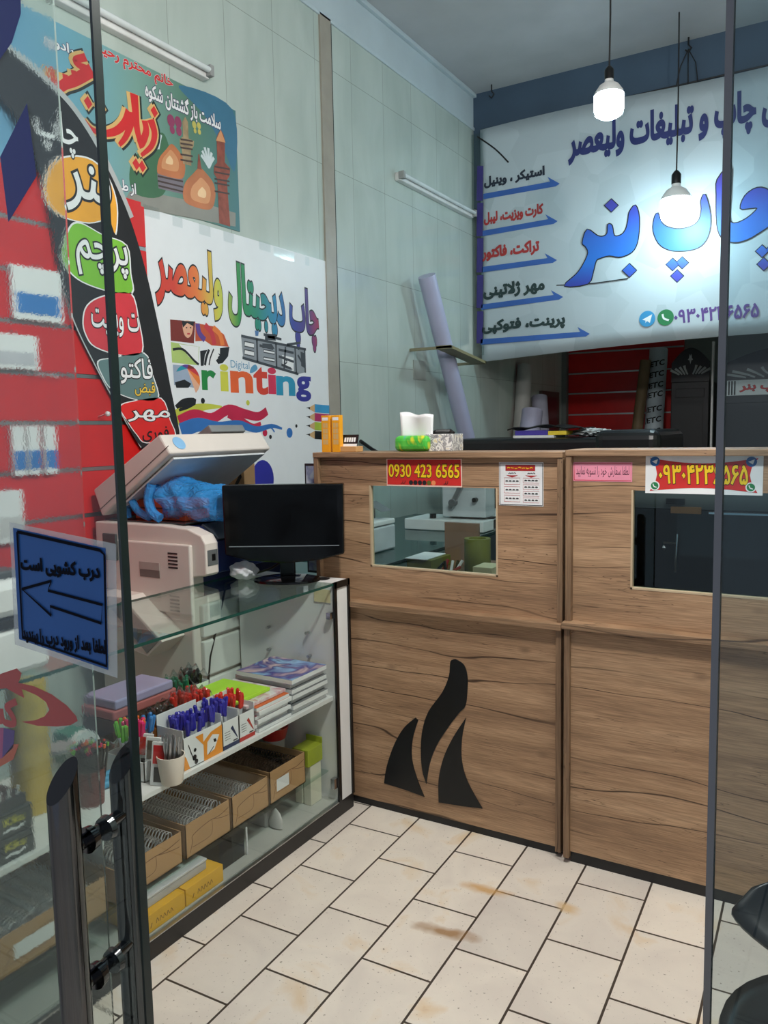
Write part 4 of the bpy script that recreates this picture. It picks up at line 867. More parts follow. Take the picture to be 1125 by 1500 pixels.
# monitor on the case
mo = place(ZT, 421, 850); R_ = Matrix.Translation(Vector((mo.x, mo.y, ZT))) @ Matrix.Rotation(math.radians(28), 4, 'Z')
mt = thing('monitor', 'black widescreen computer monitor on an oval stand on the glass case', 'monitor', (mo.x, mo.y, ZT))
def tb(fn):
    b = B(); fn(b); b.bm.transform(R_); return b
tb(lambda b: b.lathe([(.13, 0), (.128, .008), (.10, .014), (.03, .018)], (0, 0, 0), 40, sy=.75)).done('base', BLACKG, mt, smooth=True)
tb(lambda b: b.box(-.03, .03, .005, .03, .012, .13)).done('neck', BLACKG, mt, bevel=.008)
H0, W2 = .074, .229
tb(lambda b: b.prism([(-W2, -.05, H0+.035), (-W2*.6, -.05, H0+.012), (0, -.05, H0), (W2*.6, -.05, H0+.012), (W2, -.05, H0+.035), (W2+.003, -.05, H0+.303), (-W2-.003, -.05, H0+.303)], (0, .05, 0))).done('bezel', BLACKG, mt, bevel=.006)
tb(lambda b: b.box(-W2+.022, W2-.022, -.0515, -.049, H0+.072, H0+.283)).done('screen', flat('dark_screen', S(4, 4, 5), .12, spec=.2), mt)
tb(lambda b: b.box(-W2+.018, W2-.018, -.053, -.049, H0+.0665, H0+.0695)).done('silver_line', STEEL, mt)
b = B(); b.tube([(mo.x-.02, mo.y+.06, ZT+.09), (mo.x-.12, mo.y+.05, ZT+.03), (mo.x-.19, mo.y+.02, ZT+.006), (XBK-.012, mo.y-.03, ZT-.03), (XBK-.02, mo.y-.08, .75), (XBK-.014, mo.y-.14, .62), (XBK-.014, mo.y-.16, .5)], .005, 8)
b.done('cable', BLACK, mt, smooth=True)

# things on top of the case near the monitor and at the near end
q = place(ZT, 345, 842)
def blob(fn, n=16, m=10): 
    b = B(); b.grid(fn, n, m); return b
rnd = lambda a, b_: random.uniform(a, b_)
bb = B(); bmesh.ops.create_icosphere(bb.bm, subdivisions=4, radius=1)
for v in bb.bm.verts: v.co = Vector((v.co.x*.06, v.co.y*.05, v.co.z*.036)) * (1+.09*math.sin(v.co.x*5+v.co.y*7)*math.cos(v.co.z*6)) + Vector((-2.06, 2.37, ZT+.036))
tag(bb.done('crumpled_bag', flat('white_film', S(215, 218, 222), .3, bump=.6, scale=40), smooth=True), 'crumpled white plastic bag on the case beside the monitor stand', 'bag')
wp = thing('desktop_printer', 'white desktop machine on the case behind the blue door notice', 'printer', (-1.92, 1.16, ZT))
b = B(); b.box(-2.1, -1.73, .97, 1.25, ZT+.001, ZT+.12); b.done('body', WHITE, wp, bevel=.015)
B().box(-2.09, -1.728, .98, 1.24, ZT+.12, ZT+.14).done('slot', BLACK, wp); B().box(-2.1, -1.74, .97, 1.25, ZT+.14, ZT+.23).done('upper_body', WHITE, wp, bevel=.02); B().box(-2.08, -1.78, .99, 1.22, ZT+.23, ZT+.25).done('lid', flat('dark_grey', S(60, 62, 64), .4), wp, bevel=.006)

# ------------------------------------------------------------------ copier behind the case
cp = thing('photocopier', 'beige office photocopier with its lid propped open behind the display case', 'photocopier', (-2.45, 2.5, 0))
CX0, CX1, CY0, CY1 = -2.735, -2.20, 2.225, 2.86
B().box(CX0, CX1, CY0, CY1, .04, .86).done('cabinet', CREAM, cp, bevel=.008)
b = B()
prof = [(CX0, .86), (-2.125, .955), (-2.118, .965), (-2.118, 1.08), (-2.14, 1.112), (-2.21, 1.135), (-2.34, 1.143), (CX0, 1.143)]
b.prism([(x, CY0, z) for x, z in [(CX0, .86), (-2.2, .86), (-2.2, .945)]+prof[1:]], (0, .07, 0)); b.done('scanner_body', CREAM, cp, bevel=.006)
b = B(); b.prism([(x, CY0+.07, z) for x, z in [(CX0, .86), (-2.2, .86), (-2.2, .945), (-2.135, .955), (-2.135, 1.08), (-2.21, 1.135), (CX0, 1.143)]], (0, CY1-CY0-.07, 0)); b.done('navy_front', NAVY, cp, bevel=.004)
b = B(); b.prism([(-2.22, CY0+.085, 1.134), (-2.137, CY0+.085, 1.084), (-2.128, CY0+.085, 1.09), (-2.21, CY0+.085, 1.144)], (0, .40, 0)); b.done('control_panel', flat('panel_grey', S(60, 66, 72), .3), cp)
B().box(-2.72, -2.26, CY0+.04, CY1-.04, 1.144, 1.150).done('scan_glass', flat('scan_glass', S(40, 46, 50), .1), cp)
B().box(-2.62, -2.185, CY0-.018, CY0+.001, .80, 1.075).done('side_door', CREAM, cp, bevel=.006)
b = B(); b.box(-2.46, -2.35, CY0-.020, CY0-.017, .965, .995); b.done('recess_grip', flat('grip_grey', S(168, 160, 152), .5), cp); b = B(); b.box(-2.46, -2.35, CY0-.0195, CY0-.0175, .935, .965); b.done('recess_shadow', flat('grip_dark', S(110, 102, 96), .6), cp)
for k in range(5): B().box(-2.30, -2.25, CY0-.0195, CY0-.0175, 1.035-.014*k, 1.041-.014*k).done('vent_slot', INK, cp)
b = B(); b.box(-2.66, -2.58, CY0-.03, CY0-.018, .99, 1.10); b.done('door_latch', flat('latch_dark', S(60, 58, 56), .4), cp, bevel=.004)
q = [(-2.119, CY0+.008, .995), (-2.119, CY0+.062, .995), (-2.119, CY0+.062, 1.055), (-2.119, CY0+.008, 1.055)]
b = B(); b.prism([Vector(p) for p in q], (.003, 0, 0)); b.done('badge', flat('badge_grey', S(96, 100, 100), .4), cp); b = B(); b.box(-2.1165, -2.1155, CY0+.03, CY0+.05, 1.012, 1.038); b.done('badge_mark', BLACK, cp)
for z0, z1 in [(.70, .83), (.545, .685), (.40, .53), (.2, .385)]:
    d = B().box(CX1-.002, CX1+.022, CY0+.035, CY1-.01, z0, z1).done('paper_drawer', flat('drawer_white', S(214, 214, 208), .45), cp, bevel=.006)
    B().box(CX1+.021, CX1+.024, CY0+.26, CY0+.46, z0+.04, z0+.07).done('drawer_pull', flat('pull_grey', S(120, 122, 120), .5), d)
# bypass tray folded out
b = B(); b.prism([(x_, CY0-.12, z_) for x_, z_ in [(-2.62, .70), (-2.33, .645), (-2.245, .715), (-2.45, .868), (-2.62, .868)]], (0, .121, 0)); b.done('slanted_cover', CREAM, cp, bevel=.004)
b = B(); b.prism([(x_, CY0-.1225, z_) for x_, z_ in [(-2.33, .66), (-2.262, .717), (-2.45, .855), (-2.52, .82)]], (0, .002, 0)); b.done('cover_inlay', flat('tray_grey', S(120, 124, 124), .5), cp)
# lid
LY0, LY1 = CY0+.0, CY1-.02
lp = [(-2.69, 1.165), (-2.28, 1.425), (-2.335, 1.500), (-2.735, 1.275)]
ld = B().prism([(x, LY0, z) for x, z in lp], (0, LY1-LY0, 0)).done('lid', CREAM, cp, bevel=.008)
dx = Vector((.41, 0, .26)).normalized()
b = B(); p0 = Vector((-2.66, LY0+.03, 1.178)); nv = Vector((.26, 0, -.41)).normalized()
b.prism([p0+dx*.03, p0+dx*.43, p0+dx*.43+nv*.008, p0+dx*.03+nv*.008], (0, LY1-LY0-.06, 0)); b.done('platen_pad', flat('pad_white', S(206, 210, 212), .5), ld)
b = B(); p0 = Vector((-2.70, LY0-.001, 1.19)); b.prism([p0, p0+dx*.49, p0+dx*.49+Vector((0, 0, .004)), p0+Vector((0, 0, .004))], (0, -.0012, 0)); b.done('seam', flat('seam_grey', S(110, 104, 98), .6), ld)
b = B(); p0 = Vector((-2.62, LY0+.33, 1.345)); up = -nv
b.prism([p0, p0+dx*.30, p0+dx*.30+up*.035, p0+dx*.05+up*.05, p0+up*.05], (0, .22, 0)); b.done('document_tray', flat('tray_dark', S(120, 122, 122), .5), ld, bevel=.004)
cc = Vector((-2.3075, LY0+.075, 1.4625)); b = B(); tdir = Vector((-.055, 0, .075)).normalized(); b.ngon([cc+tdir*.03*math.cos(k*.26)+Vector((0, .03*math.sin(k*.26), 0))+Vector((.0016, 0, .0012)) for k in range(24)])
b.done('round_sticker', flat('sticker_blue', S(130, 180, 220), .5), ld, thick=.001)
# bag and carton under the lid
bx = thing('carton', 'orange cardboard carton inside the blue bag on the copier', 'box', (-2.32, 2.45, 1.15))
B().box(-2.585, -2.30, 2.31, 2.45, 1.151, 1.235).done('carton_body', flat('orange_card', S(190, 84, 44), .6), bx, bevel=.003); B().box(-2.586, -2.299, 2.309, 2.451, 1.195, 1.202).done('carton_band', flat('band_dark', S(90, 40, 24), .6), bx)
BAG = None
m, nt, p_ = newmat('blue_film'); p_.inputs['Base Color'].default_value = S(58, 160, 236); p_.inputs['Roughness'].default_value = .10; p_.inputs['Transmission Weight'].default_value = .0
p_.inputs['Alpha'].default_value = .62; nn = N(nt, 'ShaderNodeTexNoise'); nn.inputs['Scale'].default_value = 6; nn.inputs['Detail'].default_value = 2; nn.inputs['Distortion'].default_value = 2.5; bp_ = N(nt, 'ShaderNodeBump'); bp_.inputs['Strength'].default_value = .6; bp_.inputs['Distance'].default_value = .03
nt.links.new(nn.outputs['Fac'], bp_.inputs['Height']); nt.links.new(bp_.outputs[0], p_.inputs['Normal']); BLUEBAG = m
bg = thing('plastic_bag', 'translucent blue carrier bag lying on the open copier', 'bag', (-2.25, 2.55, 1.15))
def bagf(u, v):
    a = u*2*math.pi; k = 1+.06*math.sin(a*5+v*9)+.05*math.sin(a*3-v*17)+.03*math.sin(a*9+v*31)
    x = -2.435+.305*v+.035*math.sin(a*2+1)*(1-v); ry = .118*(1-.25*v*v); rz = .083*(1-.35*max(0, v-.6)*2)*(1+.08*math.sin(v*9))
    return (x, 2.385+ry*k*math.cos(a), max(1.1515, 1.148+rz*.93+rz*k*math.sin(a)))
B().grid(bagf, 56, 24).done('bag_body', BLUEBAG, bg, smooth=True)
b = B(); b.grid(lambda u, v: (-2.13+.004*math.sin(u*9), 2.385+.09*math.cos(u*6.283)*v, max(1.152, 1.215+.06*math.sin(u*6.283)*v)), 24, 4); b.done('bag_bottom', BLUEBAG, bg, smooth=True)
b = B()
for pts, r in [([(-2.46, 2.27, 1.165), (-2.53, 2.275, 1.19), (-2.575, 2.28, 1.25), (-2.55, 2.30, 1.285), (-2.46, 2.33, 1.295)], .016), ([(-2.44, 2.27, 1.30), (-2.45, 2.262, 1.24), (-2.43, 2.258, 1.19), (-2.39, 2.262, 1.165)], .02), ([(-2.60, 2.29, 1.155), (-2.605, 2.29, 1.21), (-2.57, 2.29, 1.262)], .012)]:
    b.tube(smooth3(pts), r, 8)
b.done('bag_handle', BLUEBAG, bg, smooth=True)
tn = thing('cardboard_sheet', 'tan cardboard box leaning behind the copier lid', 'box', (-2.3, 2.95, 1.0))
xa_, xb_ = on(1, 2.90, 300, 690).x, on(1, 2.90, 357, 690).x; za_ = on(1, 2.90, 347, 680).z
B().box(xa_, xb_, 2.90, 2.98, .0, za_).done('box_body', CARD, tn); B().prism([(xb_-.06, 2.899, za_-.10), (xb_-.02, 2.899, za_-.04), (xb_-.012, 2.899, za_-.06), (xb_-.04, 2.899, za_-.10)], (0, -.001, 0)).done('print_mark', INK, tn)
cb = thing('cream_box', 'white carton standing between the display case and copier drawers', 'box', (-2.15, 2.6, .6)) if False else None

# ------------------------------------------------------------------ goods on the middle shelf
SZ = .4825
def bx3(name, label, cat, x0, x1, y0, y1, z0, z1, mat, group=None, bevel=.002):
    return tag(B().box(x0, x1, y0, y1, z0, z1).done(name, mat, bevel=bevel), label, cat, group)
def notebook(x0, x1, y0, y1, z, th, cover, label, grp):
    t = thing('spiral_notebook', label, 'notebook', ((x0+x1)/2, (y0+y1)/2, z), grp)
    B().box(x0, x1, y0, y1, z+.001, z+th-.001).done('pages', PAPER, t)
    b = B(); b.box(x0, x1, y0, y1, z, z+.001); b.box(x0, x1, y0, y1, z+th-.001, z+th); b.done('cover', cover, t)
    b = B(); n = 16
    for k in range(n):
        y = y0+(y1-y0)*(k+.5)/n; b.tube([(x0+.006, y, z+th+.002), (x0-.005, y, z+th/2), (x0+.006, y, z-.000)], .0012, 5)
    b.done('spiral', STEEL, t)
    return t
def cover_mat(name, cols, sc_=7):
    m, nt, p = newmat(name); tc = N(nt, 'ShaderNodeTexCoord'); n = N(nt, 'ShaderNodeTexNoise'); n.inputs['Scale'].default_value = sc_; n.inputs['Distortion'].default_value = 1.5
    nt.links.new(tc.outputs['Object'], n.inputs['Vector']); r = ramp(nt, [(.25+.5*i/(len(cols)-1), c) for i, c in enumerate(cols)]); nt.links.new(n.outputs['Fac'], r.inputs[0]); nt.links.new(r.outputs[0], p.inputs['Base Color']); p.inputs['Roughness'].default_value = .3
    return m
CV = cover_mat('picture_cover', [S(120, 40, 40), S(220, 190, 190), S(70, 60, 140), S(150, 190, 230), S(60, 60, 80)])
CV2 = cover_mat('pink_cover', [S(200, 110, 130), S(225, 225, 225), S(190, 80, 90)], 12); GREYC = flat('grey_cover', S(120, 124, 128), .4)
for k in range(7):
    z = SZ+.0185*k; j = [.0, .012, -.006, .010, .004, -.008, .006][k]
    lab = 'picture-covered spiral notebook on top of the taller stack' if k == 6 else 'grey spiral notebook within the taller stack by the white end post'
    notebook(-1.985+j, -1.725+j, 2.218-j*.6, 2.435-abs(j)*.6, z, .0175, CV if k == 6 else GREYC, lab, 'spiral notebooks in the taller stack' )
ORG = flat('orange_cover', S(214, 110, 60), .5)
for k in range(6):
    z = SZ+.0145*k; j = [.004, -.006, .003, -.004, .006, 0][k]
    c_ = [GREYC, CV2, PAPER, flat('plum_cover', S(140, 70, 90), .5), PAPER, ORG][k]
    notebook(-1.975+j, -1.722+j, 2.02+j, 2.20+j, z, .0138, c_, 'orange-covered notebook near the top of the shorter stack' if k == 5 else 'thin notebook lower down in the shorter stack', 'notebooks in the shorter stack')
bx3('paper_pad', 'pink patterned pad under the lime green sheet', 'pad', -1.985, -1.74, 1.99, 2.205, SZ+.0875, SZ+.099, CV2)
bx3('paper_pad', 'lime green pad topping the shorter notebook stack', 'pad', -1.995, -1.775, 1.965, 2.16, SZ+.0995, SZ+.112, flat('lime_paper', S(176, 226, 60), .6))
# open pen boxes along the front edge
def penbox(y0, y1, h, cols, label, deep=.11, kind=0):
    x1 = XFR-.03; x0 = x1-deep; t = thing('pen_box', label, 'box', ((x0+x1)/2, (y0+y1)/2, SZ), 'open pen boxes along the shelf front')
    b = B(); e = .002
    b.box(x0, x1, y0, y1, SZ, SZ+e); b.box(x0, x0+e, y0, y1, SZ, SZ+h*1.25); b.box(x0, x1, y0, y0+e, SZ, SZ+h); b.box(x0, x1, y1-e, y1, SZ, SZ+h); b.box(x1-e, x1, y0, y1, SZ, SZ+h*.8); b.done('carton', cols[0], t)
    P = Pl(0, x1); b = B(); w_ = y1-y0; F2 = lambda u, v: (y0+w_*u, SZ+h*v)
    if kind == 0:
        b.ngon([P.p3(*F2(*q), .0008) for q in [(.0, .0), (.14, .0), (.06, .3), (.0, .4)]], 0); b.ngon([P.p3(*F2(*q), .0008) for q in [(.5, 0), (1, 0), (1, .72), (.7, .66), (.5, .5)]], 0); b.ngon([P.p3(*F2(*q), .0008) for q in [(.3, .72), (.5, .42), (.5, .72)]], 0)
        b.ngon([P.p3(*F2(*q), .0014) for q in [(.58, .12), (.78, .18), (.92, .5), (.74, .58), (.6, .44)]], 1)
        for (u, v, r) in [(.26, .22, .009), (.3, .1, .008), (.28, .4, .006), (.8, .40, .006)]: b.ngon([P.p3(F2(u, v)[0]+r*math.cos(k*.5), F2(u, v)[1]+r*math.sin(k*.5), .002) for k in range(12)], 2)
        stroke(b, P, [F2(.12, .6), F2(.24, .16)], .003, .002, 2, px=False); stroke(b, P, [F2(.62, .12), F2(.76, .26)], .003, .002, 2, px=False); stroke(b, P, [F2(.76, .44), F2(.84, .36)], .003, .002, 2, px=False)
    else:
        b.ngon([P.p3(*F2(*q), .0008) for q in [(0, 0), (1, 0), (1, .12), (0, .12)]], 0); stroke(b, P, [F2(.55, .58), F2(.9, .2)], (.012, .003), .0014, 0, px=False)
        for k in range(4): stroke(b, P, [F2(.12, .48-.07*k), F2(.45, .48-.07*k)], .0016, .0014, 2, px=False)
        stroke(b, P, [F2(.62, .16), F2(.9, .16)], .004, .0014, 2, px=False)
    b.done('box_print', cols[1:], t); return x0, x1
OR_ = flat('orange_print', S(236, 150, 50), .5)
penbox(1.675, 1.845, .125, [PAPER, OR_, PAPER, INK], 'orange and white open box of blue pens at the shelf front')
penbox(1.848, 1.925, .115, [PAPER, flat('navy_print', S(40, 54, 90), .5), PAPER, INK], 'white open pen box with a dark blue stripe', kind=1)
penbox(1.928, 2.005, .115, [PAPER, flat('crimson_print', S(180, 50, 44), .5), PAPER, INK], 'white open pen box with a red stripe', kind=1)
# pens: one mesh per colour, a real object for each
def pen_proto(colmat):
    b = B(); b.tube([(0, 0, 0), (0, 0, .088)], .0042, 6, 0); b.tube([(0, 0, .088), (0, 0, .092), (0, 0, .136), (0, 0, .140)], [.0046, .0062, .0062, .0035], 8, 1); b.tube([(.0072, 0, .098), (.0072, 0, .134)], .0015, 5, 1)
    o = b.done('pen', [flat('pen_barrel', S(205, 208, 212), .25), colmat]); return o
PENC = {'blue': S(44, 44, 160), 'red': S(214, 50, 40), 'black': S(28, 28, 30), 'green': S(24, 110, 80), 'orange': S(240, 110, 40), 'pink': S(225, 40, 110), 'azure': S(50, 130, 200), 'lime': S(110, 190, 60)}
protos = {}
def pens(n, colr, x0, x1, y0, y1, z, label, group, tilt=(.0, .0), jit=.12, lie=False):
    for k in range(n):
        if colr not in protos: o = protos[colr] = pen_proto(flat('pen_'+colr, PENC[colr], .25))
        else: o = protos[colr].copy(); COL.objects.link(o)
        o.location = (rnd(x0, x1), rnd(y0, y1), z+rnd(0, .01))
        if lie: o.rotation_euler = (rnd(-.08, .08), math.radians(lie)+rnd(-.08, .08), rnd(-.25, .25)); o.location.z = z+rnd(0, .05)
        else: o.rotation_euler = (tilt[0]+rnd(-jit, jit), tilt[1]+rnd(-jit, jit), rnd(0, 6))
        tag(o, label, 'pen', group)
pens(36, 'blue', -1.81, -1.735, 1.70, 1.83, SZ+.004, 'blue-capped pen in the orange and white box', 'blue pens in the orange box')
pens(18, 'blue', -1.82, -1.74, 1.86, 1.915, SZ+.004, 'blue-capped pen in the box with the dark blue stripe', 'blue pens in the striped box')
pens(20, 'red', -1.82, -1.74, 1.94, 1.995, SZ+.004, 'red-capped pen in the box with the red stripe', 'red pens in the striped box')
# bags and trays of pens behind
def tray(x0, x1, y0, y1, h, mat, label):
    t = thing('pen_tray', label, 'tray', ((x0+x1)/2, (y0+y1)/2, SZ), 'open trays of pens behind the front boxes'); b = B(); e = .003
    b.box(x0, x1, y0, y1, SZ, SZ+e); b.box(x0, x0+e, y0, y1, SZ, SZ+h); b.box(x1-e, x1, y0, y1, SZ, SZ+h); b.box(x0, x1, y0, y0+e, SZ, SZ+h); b.box(x0, x1, y1-e, y1, SZ, SZ+h); b.done('walls', mat, t)
    b = B(); b.grid(lambda u, v: (x0-.004+(x1-x0+.008)*u, y0-.004+(y1-y0+.008)*v, SZ+h+.025+.035*math.sin(u*3.1)*math.sin(v*3.1)+.012*math.sin(u*19+v*13)), 14, 14); b.done('film_cover', glass('film_wrap', (.90, .92, .92, 1), 2.2, .12), t, smooth=True)
tray(-1.935, -1.845, 1.80, 1.89, .12, CARD, 'cardboard tray of red pens wrapped in film behind the orange box')
pens(22, 'red', -1.925, -1.855, 1.81, 1.88, SZ+.02, 'red pen in the middle cardboard tray', 'red pens in the middle cardboard tray')
tray(-1.93, -1.845, 1.70, 1.79, .10, OR_, 'orange tray of black pens behind the orange and white box')
pens(22, 'black', -1.92, -1.855, 1.71, 1.78, SZ+.006, 'black pen in the orange tray', 'black pens in the orange tray')
tray(-2.10, -1.99, 1.94, 2.005, .12, flat('green_tray', S(60, 130, 100), .5), 'green tray of green pens at the back of the shelf')
pens(20, 'green', -2.085, -2.0, 1.95, 1.995, SZ+.015, 'green pen in the back tray', 'green pens in the back tray')
tray(-2.10, -2.0, 2.01, 2.09, .125, PAPER, 'white tray of black pens at the back beside the green tray')
pens(18, 'black', -2.09, -2.01, 2.02, 2.08, SZ+.02, 'black pen in the white back tray', 'black pens in the white back tray')
tray(-1.955, -1.845, 1.895, 1.955, .105, PRED, 'red tray of red pens in the middle of the shelf')
pens(22, 'red', -1.945, -1.855, 1.905, 1.945, SZ+.01, 'red pen in the red tray', 'red pens in the red tray')
for colr, y in (('lime', 1.575), ('orange', 1.60), ('azure', 1.63), ('pink', 1.59)):
    dxx = -.10 if colr != 'pink' else -.06
    pens(9, colr, -1.80+dxx, -1.74+dxx, y-.008, y+.028, SZ+.02, colr.replace('azure', 'sky blue')+' highlighter pen in the row beside the white cup', colr+' pens in the highlighter row', (.1, .0), .15)
tray(-1.93, -1.765, 1.56, 1.67, .06, PAPER, 'low white tray holding the highlighter pens')
# cup with metal pens, eraser cards
cpos = place(SZ, 252, 1146)
cu = thing('pen_cup', 'cream plastic cup full of metal pens at the shelf front', 'cup', (cpos.x, cpos.y, SZ))
B().lathe([(.030, 0), (.033, .004), (.041, .085), (.0385, .085), (.031, .006), (.0, .006)], (cpos.x, cpos.y, SZ), 28).done('cup_body', flat('cup_cream', S(222, 216, 200), .4), cu, smooth=True)
mp_ = None
for k in range(12):
    a = k*2.4; r = .006+.02*(k/12)
    if mp_ is None:
        b = B(); b.tube([(0, 0, 0), (0, 0, .11), (0, 0, .135)], [.004, .004, .002], 8); b.tube([(.006, 0, .07), (.006, 0, .12)], .0015, 5); o = mp_ = b.done('mechanical_pencil', STEEL)
    else: o = mp_.copy(); COL.objects.link(o)
    o.location = (cpos.x+r*math.cos(a), cpos.y+r*math.sin(a), SZ+.008); o.rotation_euler = (rnd(-.14, .14), rnd(-.14, .14), a)
    tag(o, 'silver mechanical pencil standing in the cream cup', 'pencil', 'silver pencils in the cream cup')
def card_pack(px_, py_, mat, label, h=.11):
    q = place(SZ, px_, py_); t = thing('card_packet', label, 'packet', (q.x, q.y, SZ), 'flat card packets beside the cup')
    M_ = Matrix.Translation(q) @ Matrix.Rotation(math.radians(-8), 4, 'X') @ Matrix.Rotation(math.radians(25), 4, 'Z')
    b = B(); b.box(-.022, .022, -.004, .004, 0, h, 0, M_); b.done('card', PAPER, t); b = B(); b.box(-.017, .017, -.0052, -.004, h*.5, h*.93, 0, M_); b.done('print', mat, t); b = B(); b.box(-.012, .012, -.0056, -.004, .01, h*.42, 0, M_); b.done('slot', BLACK, t)
for (x, y, m_, l_) in [(231, 1150, PRED, 'white and red card packet leaning right against the cream cup'), (222, 1142, flat('brown_card', S(96, 84, 72), .5), 'brown card packet left of the cream cup'), (211, 1136, PRED, 'red card packet furthest left of the cream cup')]: card_pack(x, y, m_, l_, .125)
# plastic folders at the back, tape, pencils in dark cup
bx3('ring_binder', 'dark brown box file under the plastic folders', 'box', -2.155, -2.01, 1.66, 1.93, SZ, SZ+.11, flat('brown_file', S(70, 56, 46), .6), None)
for k, (m_, l_) in enumerate([(flat('folder_pink', S(190, 110, 110), .35), 'pink plastic folder under the lilac folder'), (flat('folder_lilac', S(170, 160, 196), .35), 'lilac plastic folder on top at the back of the shelf')]):
    bx3('plastic_folder', l_, 'folder', -2.158, -2.005, 1.66+.01*k, 1.935-.015*k, SZ+.1105+.032*k, SZ+.142+.032*k, m_, 'plastic folders at the back of the shelf', .006)
td = thing('tape_dispenser', 'white and teal tape dispenser behind the cream cup', 'tape dispenser', (-2.03, 1.56, SZ))
M_ = Matrix.Rotation(math.radians(90), 4, 'Y')
b = B(); b.lathe([(.036, -.012), (.055, -.012), (.055, .012), (.036, .012)], (-2.03, 1.56, SZ+.056), 28, M=M_); b.done('ring', WHITE, td, smooth=True); b = B(); b.lathe([(.028, -.01), (.036, -.01), (.036, .01), (.028, .01)], (-2.03, 1.56, SZ+.056), 28, M=M_); b.done('tape_roll', flat('teal_tape', S(20, 120, 100), .3), td, smooth=True)
bx3('eraser_block', 'teal sleeve packet behind the tape dispenser', 'packet', -2.13, -2.06, 1.53, 1.60, SZ, SZ+.10, flat('teal_box', S(20, 130, 110), .4))
q = place(SZ, 168, 1195); q = Vector((-1.80, 1.40, SZ))
cu = thing('pencil_cup', 'dark mesh cup crowded with colour pencils seen through the door glass', 'cup', q)
B().lathe([(.034, 0), (.04, .1), (.037, .1), (.032, .004), (0, .004)], q, 24).done('cup_body', flat('maroon_cup', S(110, 50, 44), .4), cu, smooth=True)
cp0 = {}
for k in range(40):
    colr = random.choice(['red', 'pink', 'orange', 'lime', 'black', 'black', 'black', 'azure'])
    if colr not in cp0: b = B(); b.tube([(0, 0, 0), (0, 0, .155)], .0035, 6, 0); b.tube([(0, 0, .155), (0, 0, .165)], .0036, 6, 1); o = cp0[colr] = b.done('colour_pencil', [BLACK, flat('pen_'+colr, PENC[colr], .25)])
    else: o = cp0[colr].copy(); COL.objects.link(o)
    a = k*2.4; r = .031*math.sqrt(k/40); o.location = q+Vector((r*math.cos(a)*.9, r*math.sin(a)*.9, .005)); o.rotation_euler = (-math.sin(a)*r*5, math.cos(a)*r*5, 0)
    tag(o, 'colour pencil standing in the crowded dark cup', 'pencil', 'pencils in the crowded dark cup')
for k in range(3):
    o = tag(B().tube([(-1.90+.03*k, 1.47, SZ+.012), (-1.88+.03*k, 1.56, SZ+.014)], .011, 10).done('glue_stick', flat('glue_blue', S(60, 150, 190), .4), smooth=True), ['blue tube nearest the back behind the pencil cup', 'middle blue tube behind the pencil cup', 'blue tube nearest the front behind the pencil cup'][k], 'tube', 'blue tubes behind the pencil cup')
# near end of the shelf: dark pencil boxes, gold roll, clear pots
KB = flat('charcoal_box', S(62, 66, 66), .5)
pk = Pl(0, XFR-.03+.0005)
for k in range(2):
    t = thing('pencil_box', ['lower charcoal box with yellow script lettering at the near end', 'upper charcoal box with yellow script lettering at the near end'][k], 'box', (-1.80, 1.08, SZ+.062*k), 'charcoal boxes stacked at the near end')
    z0 = SZ+.062*k; B().box(-1.92, XFR-.03, .985, 1.165, z0+.0005, z0+.060).done('carton', KB, t, bevel=.002)
    b = B(); write(b, pk, 'Kiku', (1.088, z0+.028), (1.140, z0+.048), .0006, .01, 0, px=False); stroke(b, pk, [(1.085, z0+.015), (1.105, z0+.018), (1.12, z0+.014), (1.14, z0+.020)], .006, .0006, 1, px=False)
    b.done('lettering', [flat('script_yellow', S(214, 205, 60), .5), PAPER], t)
o = tag(B().box(-1.9, XFR-.035, 1.0, 1.155, SZ+.1225, SZ+.15).done('refill_case', flat('dark_case', S(46, 48, 50), .5), bevel=.003), 'dark case with pale pen tips on top of the charcoal boxes', 'case')
for k in range(6):
    tag(B().tube([(XFR-.05, 1.02+.024*k, SZ+.150), (XFR-.045, 1.02+.024*k, SZ+.172)], [.005, .003], 8).done('pen_tip', WHITE, smooth=True), 'pale pen tip standing in the dark case row', 'pen', 'pen tips on the dark case')
GOLDP = flat('gold_film', S(196, 164, 70), .4, var=.15, scale=20)
tag(B().tube([(-1.915, 1.30, SZ+.001), (-1.915, 1.30, SZ+.36)], .052, 28).done('gift_wrap_roll', GOLDP, smooth=True), 'thick golden roll standing on the shelf behind the door handle', 'roll')
jar = glass('jar_plastic', (.86, .88, .86, 1), 1.6, .05)
for k, (x, y, r, h) in enumerate([(-1.86, 1.45, .04, .11), (-1.80, 1.50, .032, .07)]):
    t = thing('clear_jar', ['taller clear plastic jar on the shelf behind the door handle', 'shorter clear plastic jar beside the dark pencil cup'][k], 'jar', (x, y+.12*0, SZ), 'clear jars on the shelf')
    B().lathe([(r*.9, 0), (r, .004), (r, h), (r*.94, h), (r*.94, .006), (0, .006)], (x-.10, y-.02, SZ), 24).done('jar_body', jar, t, smooth=True); B().lathe([(r*1.03, h), (r*1.03, h+.012), (0, h+.013)], (x-.10, y-.02, SZ+.001), 24).done('lid', flat('lid_grey', S(150, 152, 150), .3), t, smooth=True)

